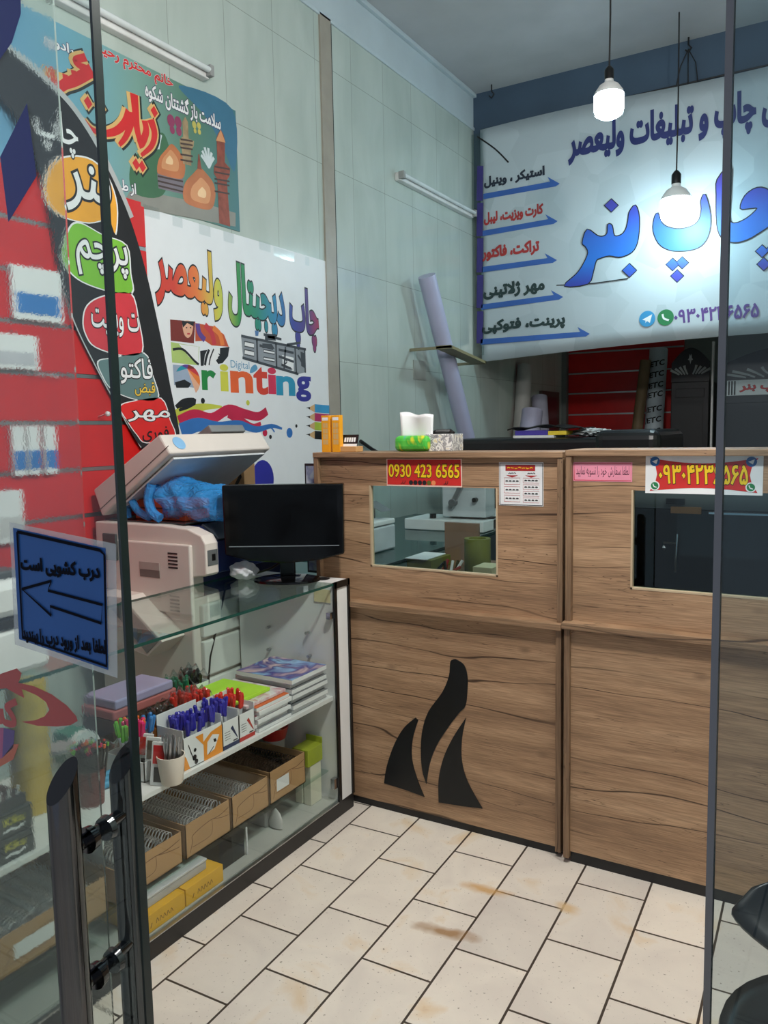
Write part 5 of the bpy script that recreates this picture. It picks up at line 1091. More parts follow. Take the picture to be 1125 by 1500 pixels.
# ------------------------------------------------------------------ boxes of binding coils on the glass shelf
GZ = .1785
def coil_box(y0, y1, h, label, lab2=None, x0=-2.06, x1=-1.755):
    t = thing('cardboard_box', label, 'box', ((x0+x1)/2, (y0+y1)/2, GZ), 'open boxes of binding coils'); b = B(); e = .003
    b.box(x0, x1, y0, y1, GZ, GZ+e); b.box(x0, x0+e, y0, y1, GZ, GZ+h); b.box(x1-e, x1, y0, y1, GZ, GZ+h); b.box(x0, x1, y0, y0+e, GZ, GZ+h); b.box(x0, x1, y1-e, y1, GZ, GZ+h); b.done('carton', CARD, t)
    P = Pl(0, x1); b = B(); w_ = y1-y0; F2 = lambda u, v: (y0+w_*u, GZ+h*v)
    stroke(b, P, [F2(.08, .12), F2(.14, .4), F2(.16, .6), F2(.5, .72), F2(.75, .7), F2(.96, .78)], .0025, .0006, 0, px=False); stroke(b, P, [F2(.14, .25), F2(.5, .25), F2(.58, .4), F2(.58, .7)], .0018, .0006, 0, px=False); stroke(b, P, [F2(.62, .7), F2(.8, .6), F2(.96, .55)], .002, .0006, 0, px=False)
    b.done('box_print', flat('brown_ink', S(110, 74, 46), .7), t)
    if lab2: b = B(); b.ngon([P.p3(*F2(*q), .001) for q in [(.18, .28), (.52, .28), (.52, .66), (.18, .66)]]); b.done('address_label', PAPER, t)
coil_box(1.05, 1.40, .105, 'cardboard box of coils with a white label near the door, seen through glass', 1)
coil_box(1.43, 1.685, .100, 'plain cardboard box of shiny coils next to the glass door edge')
coil_box(1.70, 1.905, .110, 'cardboard box with drawn doodle marks holding pale coils')
coil_box(1.915, 2.105, .110, 'cardboard box second from the far end holding one pale coil')
coil_box(2.115, 2.325, .118, 'far cardboard box with white label holding black coils', 1)
def coil_proto(mat, r, L):
    b = B(); path = []; n = int(L/.0125)
    for k in range(n*10+1): a = 2*math.pi*k/10; path.append((L*k/(n*10), r*math.cos(a), r*math.sin(a)))
    b.tube(path, .0021, 4); return b.done('binding_coil', mat, smooth=True)
CW = flat('coil_white', (.78, .79, .8, 1), .3, .6); CK = flat('coil_black', S(20, 20, 22), .25)
cpro = {}
def coils(n, key, mat, r, L, y0, y1, label, group):
    for k in range(n):
        if key not in cpro: o = cpro[key] = coil_proto(mat, r, L)
        else: o = cpro[key].copy(); COL.objects.link(o)
        lay = k // max(1, int((y1-y0)/(2.1*r))); i = k % max(1, int((y1-y0)/(2.1*r)))
        o.location = (-2.04+rnd(0, .01), y0+r+i*2.1*r+(lay % 2)*r*.8, GZ+.045+r+lay*1.5*r); o.rotation_euler = (rnd(0, 3), rnd(-.02, .02), rnd(-.04, .04))
        tag(o, label, 'binding coil', group)
coils(14, 'a', CW, .019, .26, 1.06, 1.38, 'pale wire coil in the box by the door', 'coils in the box by the door')
coils(12, 'a2', CW, .019, .268, 1.437, 1.675, 'shiny wire coil in the plain box', 'coils in the plain box')
coils(8, 'c', CW, .019, .262, 1.71, 1.88, 'pale wire coil in the doodled box', 'coils in the doodled box')
coils(4, 'd', CW, .019, .262, 1.965, 2.09, 'pale wire coil in the second box from the far end', 'coils in the second box from the far end')
coils(10, 'e', CK, .019, .268, 2.125, 2.315, 'black coil in the far labelled box', 'black coils in the far box')
# far end of the lower shelf
rc = thing('plastic_cup', 'red and white plastic bucket behind the far coil box', 'bucket', (-1.99, 2.385, GZ)); 
B().lathe([(.034, 0), (.046, .135), (.044, .135), (.033, .004), (0, .004)], (-1.95, 2.385, GZ), 24).done('bucket_body', flat('cup_white', S(214, 206, 200), .4), rc, smooth=True); B().lathe([(.047, .118), (.060, .165), (.058, .165), (.044, .118)], (-1.95, 2.385, GZ), 24).done('red_rim', flat('rim_red', S(214, 36, 32), .35), rc, smooth=True)
gb = thing('ink_box', 'lime green carton at the far end of the case', 'box', (-1.76, 2.39, GZ)); LM = flat('lime_box', S(160, 170, 50), .5)
B().box(-1.83, -1.755, 2.345, 2.44, .225, .292).done('carton', LM, gb, bevel=.002); B().box(-1.83, -1.755, 2.436, 2.44, .292, .315).done('flap', LM, gb)
b = B(); P = Pl(1, 2.345); q = (-1.80, .258); b.ngon([P.p3(q[0]+.016*math.cos(k*.4), q[1]+.018*math.sin(k*.4), .0006) for k in range(16)], 0); b.ngon([P.p3(q[0]+.011*math.cos(k*.4), q[1]+.013*math.sin(k*.4), .001) for k in range(16)], 1); b.done('emblem_print', [INK, LM], gb)
for k in range(2): bx3('long_box', ['left one of two tall cream boxes under the lime carton', 'right one of two tall cream boxes under the lime carton'][k], 'box', -1.832+.04*k, -1.797+.04*k, 2.36, 2.43, .067, .224, flat('cream_box', S(214, 212, 190), .5), 'cream boxes under the lime carton')
bb = B(); bmesh.ops.create_icosphere(bb.bm, subdivisions=3, radius=.032)
for v in bb.bm.verts: v.co = v.co*(1+.25*math.sin(v.co.x*160)*math.cos(v.co.z*140+v.co.y*90)) + Vector((-1.88, 2.37, GZ+.034))
tag(bb.done('parts_bag', flat('silver_film', S(190, 192, 190), .25, bump=.5, scale=60), smooth=True), 'crumpled clear bag of small parts beside the lime carton', 'bag')
# bottom board
YB_ = flat('mustard_box', S(222, 170, 40), .55)
for k in range(2):
    y0 = 1.475+.17*k; t = thing('paper_box', ['nearer mustard yellow box on the case floor', 'farther mustard yellow box on the case floor'][k], 'box', (-1.78, y0+.08, .0665), 'mustard boxes on the case floor')
    B().box(-1.90, XFR-.018, y0, y0+.166, .0665, .122).done('carton', YB_, t, bevel=.002); P = Pl(0, XFR-.018); b = B()
    for j in range(5): stroke(b, P, [(y0+.05+.014*j, .084), (y0+.054+.014*j, .098), (y0+.06+.014*j, .086)], .0022, .0006, 0, px=False)
    stroke(b, P, [(y0+.028, .08), (y0+.034, .094)], .003, .0006, 0, px=False); b.done('script_print', flat('olive_ink', S(110, 80, 20), .6), t)
wt = thing('plastic_case', 'pale grey plastic case lying on the mustard boxes', 'case', (-1.82, 1.63, .122))
B().box(-1.90, -1.735, 1.50, 1.765, .1225, .150).done('case_body', flat('pale_grey', S(176, 178, 180), .3), wt, bevel=.003); B().box(-1.902, -1.733, 1.498, 1.767, .150, .158).done('case_lid', flat('pale_grey_lid', S(196, 198, 200), .25), wt, bevel=.002)
sm_ = glass('smoke_plastic', (.55, .58, .62, 1), 1.5, .1)
t = thing('desk_tray', 'smoky clear desk organiser beyond the mustard boxes', 'organiser', (-1.83, 1.93, .067)); b = B(); e = .003
for y in (1.84, 1.90, 1.96): b.box(-1.90, -1.75, y, y+e, .067, .16)
b.box(-1.90, -1.75, 1.84, 1.963, .067, .07); b.box(-1.903, -1.90, 1.84, 1.963, .067, .17); b.box(-1.752, -1.75, 1.84, 1.963, .067, .12); b.done('dividers', sm_, t)
B().box(-1.745, -1.742, 1.965, 1.972, .067, .165).done('clear_post', flat('acrylic_white', S(205, 208, 210), .3), t)
bx3('grey_pouch', 'small grey plastic pouch standing on the far case floor', 'pouch', -1.93, -1.80, 2.14, 2.175, .067, .125, flat('pouch_grey', S(150, 150, 148), .5), None, .006)
tag(B().lathe([(.0, 0), (.03, .004), (.032, .03), (.02, .06), (.003, .075)], (-1.77, 2.16, .067), 16, sy=.35).done('paper_envelope', flat('envelope_pale', S(196, 196, 192), .6), smooth=True), 'pale pointed envelope leaning at the far case floor', 'envelope')

# ------------------------------------------------------------------ on top of the left counter
CT = 1.4155
def pencil_pack(px_, py_, label):
    q = on(1, 2.63, px_, py_); q.z = CT; t = thing('pencil_pack', label, 'box', q, 'yellow pencil packs on the counter end'); x, y = q.x, q.y; hh = .145
    B().box(x-.019, x+.019, y-.012, y+.012, CT, CT+hh).done('carton', flat('pack_yellow', S(232, 160, 30), .5), t, bevel=.001)
    b = B(); P = Pl(1, y-.012)
    for r in range(4):
        for c_ in range(2): b.ngon([P.p3(x-.012+.013*c_+dx, CT+.03+.022*r+dy, .0006) for dx, dy in [(0, 0), (.011, 0), (.011, .019), (0, .019)]], 0)
    b.ngon([P.p3(x+dx, CT+.125+dy, .0006) for dx, dy in [(-.014, 0), (.014, 0), (.014, .012), (-.014, .012)]], 1); b.done('window_print', [flat('pack_pale', S(205, 170, 110), .5), PAPER], t)
pencil_pack(480, 663, 'left one of two yellow pencil packs on the counter end'); pencil_pack(495, 663, 'right one of two yellow pencil packs beside the card holder')
q = on(1, 2.62, 508, 663); q.z = CT; t = thing('card_holder', 'small wooden card holder with a black and white card', 'card holder', q)
B().box(q.x-.045, q.x+.045, q.y+.0, q.y+.05, CT, CT+.022).done('wooden_base', flat('pine', S(196, 150, 96), .6), t, bevel=.002)
M_ = Matrix.Translation((q.x-.002, q.y+.02, CT+.022)) @ Matrix.Rotation(math.radians(-18), 4, 'X'); b = B(); b.box(-.036, .036, 0, .004, 0, .048, 0, M_); b.done('card', BLACK, t); b = B()
b.box(-.036, .036, -.0006, 0, 0, .010, 0, M_)
for k in range(5): b.box(-.026+.011*k, -.018+.011*k, -.0006, 0, .018, .036, 0, M_)
b.done('card_print', PAPER, t)
q = on(1, 2.69, 609, 657); q.y = 2.64; t = thing('tissue_pack', 'green and yellow soft tissue pack with a raised white tissue', 'tissues', (q.x, q.y+.05, CT))
bb = B(); bb.box(-.074, .074, -.045, .045, 0, .06, 0, Matrix.Translation((q.x, q.y+.05, CT)))
GR = cover_mat('tissue_film', [S(40, 120, 190), S(90, 190, 70), S(60, 170, 60), S(235, 215, 40), S(225, 235, 230)], 9); bb.done('pack', GR, t, bevel=.02, seg=3)
B().grid(lambda u, v: (q.x-.062+.135*u+.012*(u-.4)*v, q.y+.05+.014*math.sin(u*6)*v, CT+.05+.085*v+.014*(1-u)*v+.004*math.sin(u*9)*v), 14, 6).done('tissue', PAPER, t, smooth=True, thick=.001)
q = on(1, 2.72, 650, 656); q.y = 2.64; t = thing('tissue_box', 'white patterned tissue box with black clutter on top', 'box', (q.x, q.y+.1, CT))
B().box(q.x-.058, q.x+.058, q.y+.03, q.y+.13, CT, CT+.064).done('carton', cover_mat('speckled_card', [S(235, 235, 230), S(226, 226, 222), S(120, 120, 124), S(232, 232, 228), S(210, 190, 90)], 40), t, bevel=.002)
b = B(); b.tube([(q.x-.05, q.y+.07, CT+.068), (q.x-.02, q.y+.06, CT+.073), (q.x+.03, q.y+.08, CT+.072), (q.x+.052, q.y+.06, CT+.068)], [.004, .009, .011, .005], 8); b.done('black_cloth', BLACK, t, smooth=True)
q = place(CT, 600, 661); tag(B().lathe([(.10, 0), (.12, .004), (.125, .012), (.118, .012), (.10, .005), (0, .004)], (q.x-.02, q.y+.10, CT), 28, sy=.5).done('black_tray', BLACK, smooth=True), 'flat black dish partly under the tissue pack', 'tray') if False else None
t = tag(B().tube([on(0, XW+.02, 528, 646), on(0, XW+.03, 545, 658), on(0, XW+.04, 556, 664)], .012, 8).done('wall_cable', INK, smooth=True), 'short black cable hanging on the wall behind the card holder', 'cable')

# wall bracket and leaning rolls
r0 = on(0, -2.66, 625, 404); r1 = on(0, -2.62, 686, 650)
dirn = (r1-r0).normalized(); rf = r0 + dirn*((0-r0.z)/dirn.z)
r0b = r0
tag(B().tube([r0b, r0b+(rf-r0b)*.998], .063, 28, cap=True).done('vinyl_roll', flat('roll_lilac', S(176, 178, 205), .4, var=.03), smooth=True), 'tall pale lilac roll leaning on the wall by the bracket', 'roll')
br = thing('wall_bracket', 'small angled shelf bracket on the tiled wall holding the lilac roll', 'bracket', (XW, 5.5, 2.0))
a0, a1 = on(0, XW+.01, 622, 516), on(0, XW+.01, 668, 532); 
B().prism([(XW+.215, 5.10, 2.06), (XW+.33, 5.10, 2.06), (XW+.33, 5.72, 1.985), (XW+.215, 5.72, 1.985)], (0, 0, .02)).done('board', flat('bracket_board', S(140, 132, 96), .5), br); B().box(XW+.328, XW+.335, 5.12, 5.68, 1.985, 1.99).done('edge_strip', flat('edge_lime', S(200, 200, 110), .4), br) if False else None
for y_, z_ in ((5.10, 2.06), (5.70, 1.988)): B().box(XW, XW+.33, y_, y_+.02, z_-.004, z_+.016).done('arm', flat('arm_grey', S(130, 126, 100), .5), br)
B().box(XW+.33, XW+.334, 5.10, 5.72, 1.985, 1.99).done('edge_strip', flat('edge_lime', S(200, 200, 110), .4), br) if False else None
B().box(XW, XW+.006, 5.15, 5.34, 1.86, 2.0).done('back_plate', flat('plate_grey', S(160, 166, 160), .5), br)

# plotter behind the counter
pt = thing('wide_printer', 'black wide-format printer behind the left counter', 'printer', (-1.6, 5.4, 0))
b = B(); b.box(-2.45, -1.08, 4.95, 5.85, 1.22, 1.425); b.done('body', BLACK, pt, bevel=.03, seg=3); b = B(); b.box(-1.42, -1.02, 4.93, 5.75, 1.20, 1.47); b.done('control_hump', BLACK, pt, bevel=.06, seg=4)
for x in (-2.3, -1.25): B().box(x-.05, x+.05, 5.2, 5.6, 0, 1.22).done('leg', flat('dark_grey', S(60, 62, 64), .4), pt)
PT = 1.4255
def on_pt(x0, x1, y0, y1, z0, z1, m_, n_, l_, c_, rot=0): return bx3(n_, l_, c_, x0, x1, y0, y1, z0, z1, m_, None, .002)
on_pt(-1.98, -1.70, 5.02, 5.26, PT, PT+.018, PAPER, 'paper_stack', 'sheaf of white paper under the purple and yellow boxes', 'paper')
on_pt(-1.97, -1.745, 5.03, 5.2, PT+.0185, PT+.05, flat('purple_box', S(72, 60, 160), .5), 'toner_box', 'flat purple box on the wide printer', 'box')
on_pt(-1.742, -1.62, 5.03, 5.2, PT+.0185, PT+.045, flat('yellow_box', S(230, 205, 60), .5), 'toner_box', 'flat yellow box beside the purple box', 'box')
bb = B(); bb.grid(lambda u, v: (-2.02+.5*u, 5.02+.3*v, PT+.055+.022*math.sin(u*3.1)+.008*math.sin(u*14+v*6)), 20, 8); tag(bb.done('black_bag', BLACK, smooth=True, thick=.008), 'black plastic bag draped over the purple box', 'bag')
bb = B(); bmesh.ops.create_icosphere(bb.bm, subdivisions=4, radius=1)
for v in bb.bm.verts: v.co = Vector((v.co.x*.12, v.co.y*.1, v.co.z*.025))*(1+.3*math.sin(v.co.x*14)*math.cos(v.co.y*17+v.co.z*9)) + Vector((-1.50, 5.2, PT+.03))
tag(bb.done('paper_scraps', flat('scrap_white', S(200, 205, 205), .6, bump=.5, scale=50), smooth=True), 'heap of torn white wrapping on the wide printer', 'paper')

fa_, fb_ = on(1, 2.72, 446, 679), on(1, 2.72, 466, 705)
t = thing('framed_print', 'thin black framed print peeking out between the monitor and the counter end', 'picture', (fa_.x, 2.72, 0))
B().box(fa_.x, fa_.x+.30, 2.72, 2.735, .9, fa_.z).done('frame', BLACK, t); B().box(fa_.x+.008, fa_.x+.292, 2.718, 2.72, .91, fa_.z-.01).done('print', cover_mat('pale_print', [S(210, 216, 220), S(200, 208, 214), S(120, 130, 160), S(190, 200, 170)], 8), t)
B().box(fa_.x+.1, fa_.x+.2, 2.73, 2.78, 0, .91).done('stand', flat('dark_grey', S(60, 62, 64), .4), t)

# ------------------------------------------------------------------ seen through the left counter window
gt = thing('glass_table', 'glass-topped work table behind the left counter window', 'table', (-2.2, 3.9, 0))
B().box(-2.72, -1.81, 3.0, 5.0, .885, .895).done('table_top', glass('table_glass', (.45, .58, .58, 1), 1.2), gt); B().box(-1.812, -1.806, 3.0, 5.0, .88, .897).done('top_edge', flat('dark_glass_edge', S(24, 44, 44), .2), gt)
for x, y in [(-2.66, 3.1), (-1.88, 3.1), (-2.66, 4.9), (-1.88, 4.9)]: B().box(x-.03, x+.03, y-.03, y+.03, 0, .885).done('leg', STEEL, gt)
B().box(-2.7, -1.84, 3.05, 4.95, .45, .465).done('lower_shelf', flat('shelf_teal', S(70, 90, 90), .5), gt)
ct = thing('paper_guillotine', 'white stack paper cutter with raised lever seen through the counter window', 'paper cutter', (-2.1, 4.4, .897))
B().box(-2.36, -1.84, 4.2, 4.5, .897, .96).done('bed', WHITE, ct, bevel=.004); b = B(); b.box(-2.13, -1.84, 4.35, 4.95, .897, .96); b.done('rear_bed', WHITE, ct)
b = B(); b.prism([(-2.14, 4.28, .975), (-1.86, 4.28, .975), (-1.86, 4.28, 1.20), (-2.14, 4.28, 1.16)], (0, .14, 0)); b.done('blade_housing', flat('machine_grey', S(190, 192, 194), .4), ct, bevel=.004)
M_ = Matrix.Translation((-2.06, 4.26, 1.06)) @ Matrix.Rotation(math.radians(28), 4, 'Y'); b = B(); b.box(-.014, .014, -.008, .008, -.04, .30, 0, M_); b.done('lever', STEEL, ct); B().tube([(-2.06, 4.24, 1.06), (-2.06, 4.28, 1.06)], .022, 16).done('pivot', flat('pivot_grey', S(90, 92, 94), .4), ct); B().tube([(-1.92, 4.25, 1.08), (-1.92, 4.28, 1.08)], .014, 12).done('knob', BLACK, ct)
B().tube([(-2.2, 4.27, .962), (-2.2, 4.27, .99)], .02, 12).done('clamp_knob', BLACK, ct); b = B(); b.box(-2.1, -1.88, 4.44, 4.5, 1.2, 1.25); b.done('top_grip', BLACK, ct)
sp_ = thing('small_printer', 'small white printer with raised tray at the left of the counter window', 'printer', (-2.3, 3.5, .897))
B().box(-2.26, -2.02, 3.25, 3.50, .897, 1.02).done('body', flat('printer_grey', S(188, 192, 194), .45), sp_, bevel=.008); B().box(-2.26, -2.02, 3.25, 3.50, 1.025, 1.05).done('lid', WHITE, sp_, bevel=.006)
b = B(); b.prism([(-2.24, 3.45, 1.05), (-2.12, 3.45, 1.05), (-2.12, 3.45, 1.13), (-2.24, 3.45, 1.11)], (0, .02, 0)); b.done('paper_support', flat('support_grey', S(150, 152, 154), .5), sp_); b = B(); b.prism([(-2.24, 3.40, 1.115), (-2.13, 3.40, 1.135), (-2.04, 3.40, 1.09), (-2.13, 3.40, 1.125)], (0, .1, 0)); b.done('tray_flap', flat('flap_grey', S(110, 112, 114), .5), sp_)
B().tube([(-2.10, 3.249, .97), (-2.10, 3.245, .97)], .018, 14).done('dial', BLACK, sp_); b = B(); b.box(-2.14, -2.08, 3.245, 3.25, .91, .93); b.done('slot', BLACK, sp_)
# under the glass table top near the counter: low shelf items
dk = thing('side_desk', 'brown desk behind the counter window beside the glass table', 'desk', (-1.35, 3.2, 0)); B().box(-1.80, -1.2, 2.93, 3.6, .825, .85).done('desk_top', flat('brown_desk', S(110, 80, 54), .5), dk); b = B(); b.box(-1.8, -1.78, 2.93, 3.6, 0, .825); b.box(-1.22, -1.20, 2.93, 3.6, 0, .825); b.done('side', flat('brown_desk', S(110, 80, 54), .5), dk); B().box(-1.74, -1.56, 3.5, 3.52, .85, 1.04).done('riser_board', flat('brown_board', S(120, 92, 74), .6), dk)
OLV = flat('olive_box', S(104, 104, 36), .6)
bx3('storage_box', 'olive box under the loose papers on the brown desk', 'box', -1.79, -1.66, 3.2, 3.4, .8505, .90, OLV)
o = bx3('loose_paper', 'white sheets lying on the olive box', 'paper', -1.795, -1.68, 3.19, 3.39, .9005, .906, PAPER)
t = thing('paper_roll_box', 'tall olive roll standing right behind the counter window', 'roll', (-1.475, 3.3, .8505)); B().lathe([(.06, 0), (.06, .15), (.04, .15), (.04, .1), (0, .1)], (-1.475, 3.3, .8505), 28).done('roll_body', OLV, t, smooth=True)
t = bx3('paper_sheet', 'cream paper block at the right of the counter window', 'paper', -1.40, -1.31, 3.08, 3.2, .8505, .91, flat('cream_sheet', S(222, 214, 170), .6))
for k in range(9):
    x, y = -1.57+rnd(-.05, .04), 3.18+rnd(-.06, .06); a = rnd(0, 3)
    tag(B().tube([(x, y, .858), (x+.04*math.cos(a), y+.04*math.sin(a), .864+rnd(0, .05))], .007, 8).done('desk_clutter', [BLACK, WHITE, flat('clutter_red', S(150, 30, 40), .4)][k % 3], smooth=True), ['black stub in the clutter on the brown desk', 'white stub in the clutter on the brown desk', 'red stub in the clutter on the brown desk'][k % 3], 'marker', 'marker clutter on the brown desk '+'bwr'[k % 3])

# ------------------------------------------------------------------ behind the right counter window
kb = thing('black_cabinet', 'glossy black cabinet with chrome handle inside the right counter window', 'cabinet', (0, 3.1, 0)); 
B().box(-.80, .9, 2.95, 3.5, 0, 1.20).done('body', BLACKG, kb, bevel=.004); B().box(-.80, .9, 2.95, 3.5, 1.20, 1.30).done('grey_top', flat('charcoal_panel', S(66, 70, 70), .4), kb)
q = on(1, 2.94, 990, 770); b = B(); b.tube([on(1, 2.93, 992, 782), on(1, 2.93, 989, 838)], .0045, 10); b.tube([on(1, 2.93, 991, 796), on(1, 2.93, 972, 795)], .006, 8); b.done('handle', CHROME, kb, smooth=True); b = B(); q = on(1, 2.93, 973, 802); b.lathe([(0, -.012), (.012, 0), (0, .012)], q, 12); b.done('lock', CHROME, kb, smooth=True)
a0, a1 = on(1, 2.945, 983, 742), on(1, 2.945, 1027, 753); B().box(a0.x, a1.x, 2.94, 2.95, a1.z, a0.z).done('brown_strip', flat('strip_brown', S(130, 90, 50), .6), kb)
a0, a1 = on(1, 2.945, 976, 730), on(1, 2.945, 1003, 739); B().box(a0.x, a1.x, 2.94, 2.95, a1.z, a0.z).done('display', BLACKG, kb)
a0, a1 = on(1, 2.945, 1038, 749), on(1, 2.945, 1140, 757); B().box(a0.x, a1.x+.1, 2.935, 2.95, a1.z, a0.z).done('chrome_rail', CHROME, kb, bevel=.002)

# ------------------------------------------------------------------ back room, under the banner
pq = Pl(1, 8.5)
sl = thing('slatwall', 'dim red slatwall panel on the back wall under the banner', 'display panel', (-2.3, 8.6, 1))
b = B(); zz = [.55, .77, .98, 1.19, 1.405, 1.62, 1.846, 2.06, 2.28]
b.box(-2.74, -1.55, 8.58, 8.615, .3, 2.6); b.done('board', RED, sl)
for z in zz: B().box(-2.74, -1.55, 8.572, 8.582, z-.008, z+.008).done('rail', STEEL, sl)
struct(B().box(-2.80, -2.745, 8.52, 8.62, 0, 2.7).done('trim_7', flat('grey_profile', S(120, 126, 124), .5)))
def roll(p0, p1, r, mat, label): return tag(B().tube([Vector(p0), Vector(p1)], r, 24).done('leaning_roll', mat, smooth=True), label, 'roll', 'rolls leaning in the back room')
PR = flat('roll_paper', S(178, 176, 172), .5)
a, c_ = on(0, -2.72, 769, 536), on(0, -2.70, 762, 640); dv = (c_-a).normalized(); roll(a, a+dv*((0.0-a.z)/dv.z), .07, PR, 'pale roll leaning at the dim left wall behind the wide printer')
a, c_ = on(0, -2.42, 780, 602), on(0, -2.42, 775, 640); dv = (c_-a).normalized(); roll(a, a+dv*((0-a.z)/dv.z), .09, flat('roll_lavender', S(160, 156, 178), .5), 'short lavender roll beside the pale leaning roll')
a, c_ = on(0, -2.62, 790, 582), on(0, -2.55, 793, 640); dv = (c_-a).normalized(); roll(a, a+dv*((0-a.z)/dv.z), .075, flat('roll_lavender2', S(170, 168, 186), .5), 'thin lavender roll nearest the dark framed picture')
t = thing('framed_picture', 'small dark red framed picture on the dim left wall', 'picture', (XW, 8.1, 1.5)); B().box(XW, XW+.03, 7.82, 8.36, 1.40, 1.86).done('frame', flat('frame_grey', S(90, 70, 66), .5), t); B().box(XW+.03, XW+.033, 7.90, 8.28, 1.46, 1.80).done('picture', flat('maroon_print', S(84, 16, 26), .4), t)
a, c_ = on(1, 8.1, 946, 528), on(1, 8.0, 930, 655); dv = (c_-a).normalized(); roll(a, a+dv*((0-a.z)/dv.z), .052, flat('roll_brown', S(120, 100, 72), .6), 'brown cardboard roll leaning in front of the back red slats')
a, c_ = on(1, 8.25, 965, 512), on(1, 8.05, 956, 655); dv = (c_-a).normalized(); e_ = a+dv*((0-a.z)/dv.z)
wr = roll(a, e_, .087, flat('roll_white', S(190, 204, 212), .5), 'white roll with black printed letters beside the black cabinets')
b = B(); side = Vector((1, 0, 0)); f_ = Vector((0, -1, 0))
for k, y in enumerate((534, 550, 566, 580, 601, 617, 634, 650)):
    s_ = (a-dv*0); P0_ = on(1, 8.12, 963-(y-512)*.075, y)
    t_ = (P0_.z-a.z)/dv.z; ctr = a+dv*t_
    vs, fs = glyphs('/ETC', .03); X0, X1 = min(v[0] for v in vs), max(v[0] for v in vs)
    vv = []
    for x_, y_ in vs:
        ang = ((x_-X0)/(X1-X0)-.5)*2.0; vv.append(b.bm.verts.new(ctr + Vector((math.sin(ang)*.0882, -math.cos(ang)*.0882, 0)) + dv*(-y_*.075+.03) + Vector((0, 0, .03*((x_-X0)/(X1-X0))))))
    for f in fs:
        try: b.bm.faces.new([vv[i] for i in f])
        except ValueError: pass
b.done('lettering', INK, wr)
BK = flat('black_lacquer', S(20, 20, 22), .4)
def crest_cab(x0, x1, y, zt, label, d=.45):
    t = thing('carved_cabinet', label, 'cabinet', ((x0+x1)/2, y, 0), 'black cabinets with carved crests'); 
    B().box(x0, x1, y, y+d, 0, zt-.30).done('body', BK, t, bevel=.006); n = 14; w_ = x1-x0
    b = B(); b.prism([(x0, y, zt-.30)]+[(x0+w_*k/n, y, zt-.13+.13*math.sin(math.pi*k/n)) for k in range(n+1)]+[(x1, y, zt-.30)], (0, .03, 0)); b.done('crest', BK, t)
    P = Pl(1, y); b = B(); cx = (x0+x1)/2; zc_ = zt-.10; s_ = w_/.75
    b.ngon([P.p3(cx+.05*s_*x_, zc_+.045*y_, .002) for x_, y_ in [(0, -1), (.35, -.3), (1, -.1), (.55, .2), (.3, 1), (0, .6), (-.3, 1), (-.55, .2), (-1, -.1), (-.35, -.3)]])
    for sg_ in (-1, 1):
        for k in range(4):
            x_a = cx+sg_*s_*(.05+.055*k); stroke(b, P, [(x_a, zt-.235), (x_a+sg_*s_*.05, zt-.22+.01*(3-k)), (x_a+sg_*s_*(.07+.035*k), zt-.155-.012*k)], (.012, .022), .002, 0, px=False)
    b.done('carved_flower', flat('pale_carving', S(176, 180, 180), .6), t)
    B().box(x0+.04, x1-.04, y-.006, y, zt-.44, zt-.36).done('moulding', BK, t, bevel=.004); B().box(x0+.05, x1-.05, y-.004, y, .6, zt-.47).done('door_panel', flat('black_panel', S(28, 28, 30), .5), t); return t
l = on(1, 7.6, 984, 516); r_ = on(1, 7.6, 1040, 516); crest_cab(l.x, r_.x, 7.6, l.z+.03, 'narrow black cabinet with carved white crest left of the right door edge')
B()
l2 = on(1, 7.2, 1056, 516); k2 = crest_cab(l2.x, l2.x+.92, 7.2, on(1, 7.2, 1098, 512).z+.01, 'wide black cabinet with carved crest seen through the right door')
x0_ = on(1, 7.4, 1042, 560); struct(B().box(x0_.x-.008, x0_.x+.008, 7.45, 7.5, 0, 2.2).done('trim_8', PAPER))
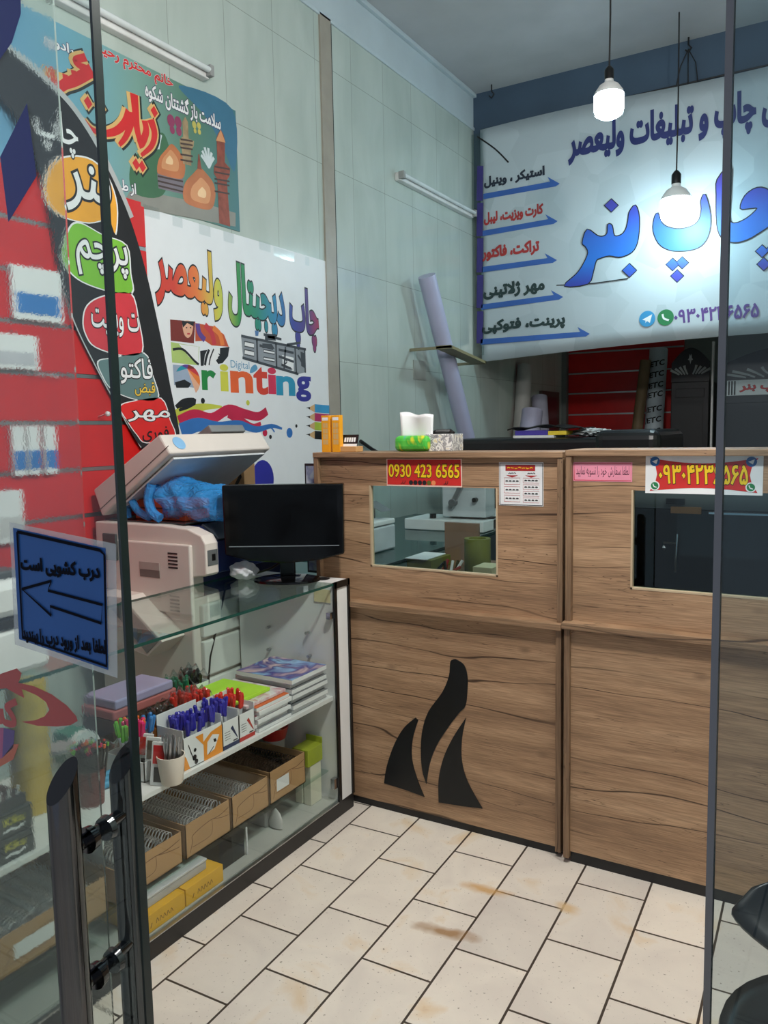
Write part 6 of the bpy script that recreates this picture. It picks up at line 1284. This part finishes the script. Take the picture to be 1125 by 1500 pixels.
tag(B().tube([(r_.x+.02, 7.55, 0), (r_.x+.02, 7.55, .02)], .01, 6).done('floor_peg', BLACK), 'tiny peg', 'peg') if False else None
P = Pl(1, 7.19); t = thing('cabinet_sign', 'white strip sign with red lettering on the wide black cabinet', 'sign', P.px(1095, 580)); a0, a1 = P.uv(1061, 558), P.uv(1061, 580); xe = a0[0]+.52
B().box(a0[0], xe, 7.186, 7.192, a1[1], a0[1]).done('sheet', PAPER, t); b = B(); P = Pl(1, 7.186); h_ = a0[1]-a1[1]
for k in range(4): b.ngon([P.p3(a0[0]+.01+.022*k+dx, a1[1]+dy, .001) for dx, dy in [(0, .004), (.012, .004), (.012, h_-.004), (0, h_-.004)]], 1)
write(b, P, fa('چاپ بنر'), (a0[0]+.12, a1[1]+.02), (xe-.03, a0[1]-.02), .002, .05, 1, .02, px=False); write(b, P, fa('چاپ بنر'), (a0[0]+.12, a1[1]+.02), (xe-.03, a0[1]-.02), .003, .03, 0, .02, px=False)
b.done('lettering', [flat('tel_red', S(200, 44, 40), .5), INK], t)

# ------------------------------------------------------------------ chair inside the right door
ch = thing('shell_chair', 'black moulded chair just inside the right glass door', 'chair', (.06, 1.45, 0)); BS = flat('black_shell', S(18, 22, 24), .35)
def seatf(u, v):
    a = u*2*math.pi; r = v; x = .235*r*math.cos(a); y = .225*r*math.sin(a)
    return (.06+x, 1.42+y, .425+.03*r*r)
B().grid(seatf, 36, 8).done('seat', BS, ch, smooth=True, thick=.012)
def backf(u, v):
    wv = .10+.17*math.sin(min(1, v*1.5)*1.57)-.06*max(0, v-.6)*1.5; s_ = (u-.5)*2
    return (.08+wv*s_, 1.66+.10*v-.07*s_*s_, .46+.15*v-.05*s_*s_*v)
B().grid(backf, 20, 14).done('backrest', BS, ch, smooth=True, thick=.012)
for sx, sy in ((-1, -1), (1, -1), (-1, 1), (1, 1)): B().tube([(.06+sx*.12, 1.43+sy*.12, .43), (.06+sx*.20, 1.43+sy*.2, 0)], .011, 10).done('leg', DCHROME, ch, smooth=True)
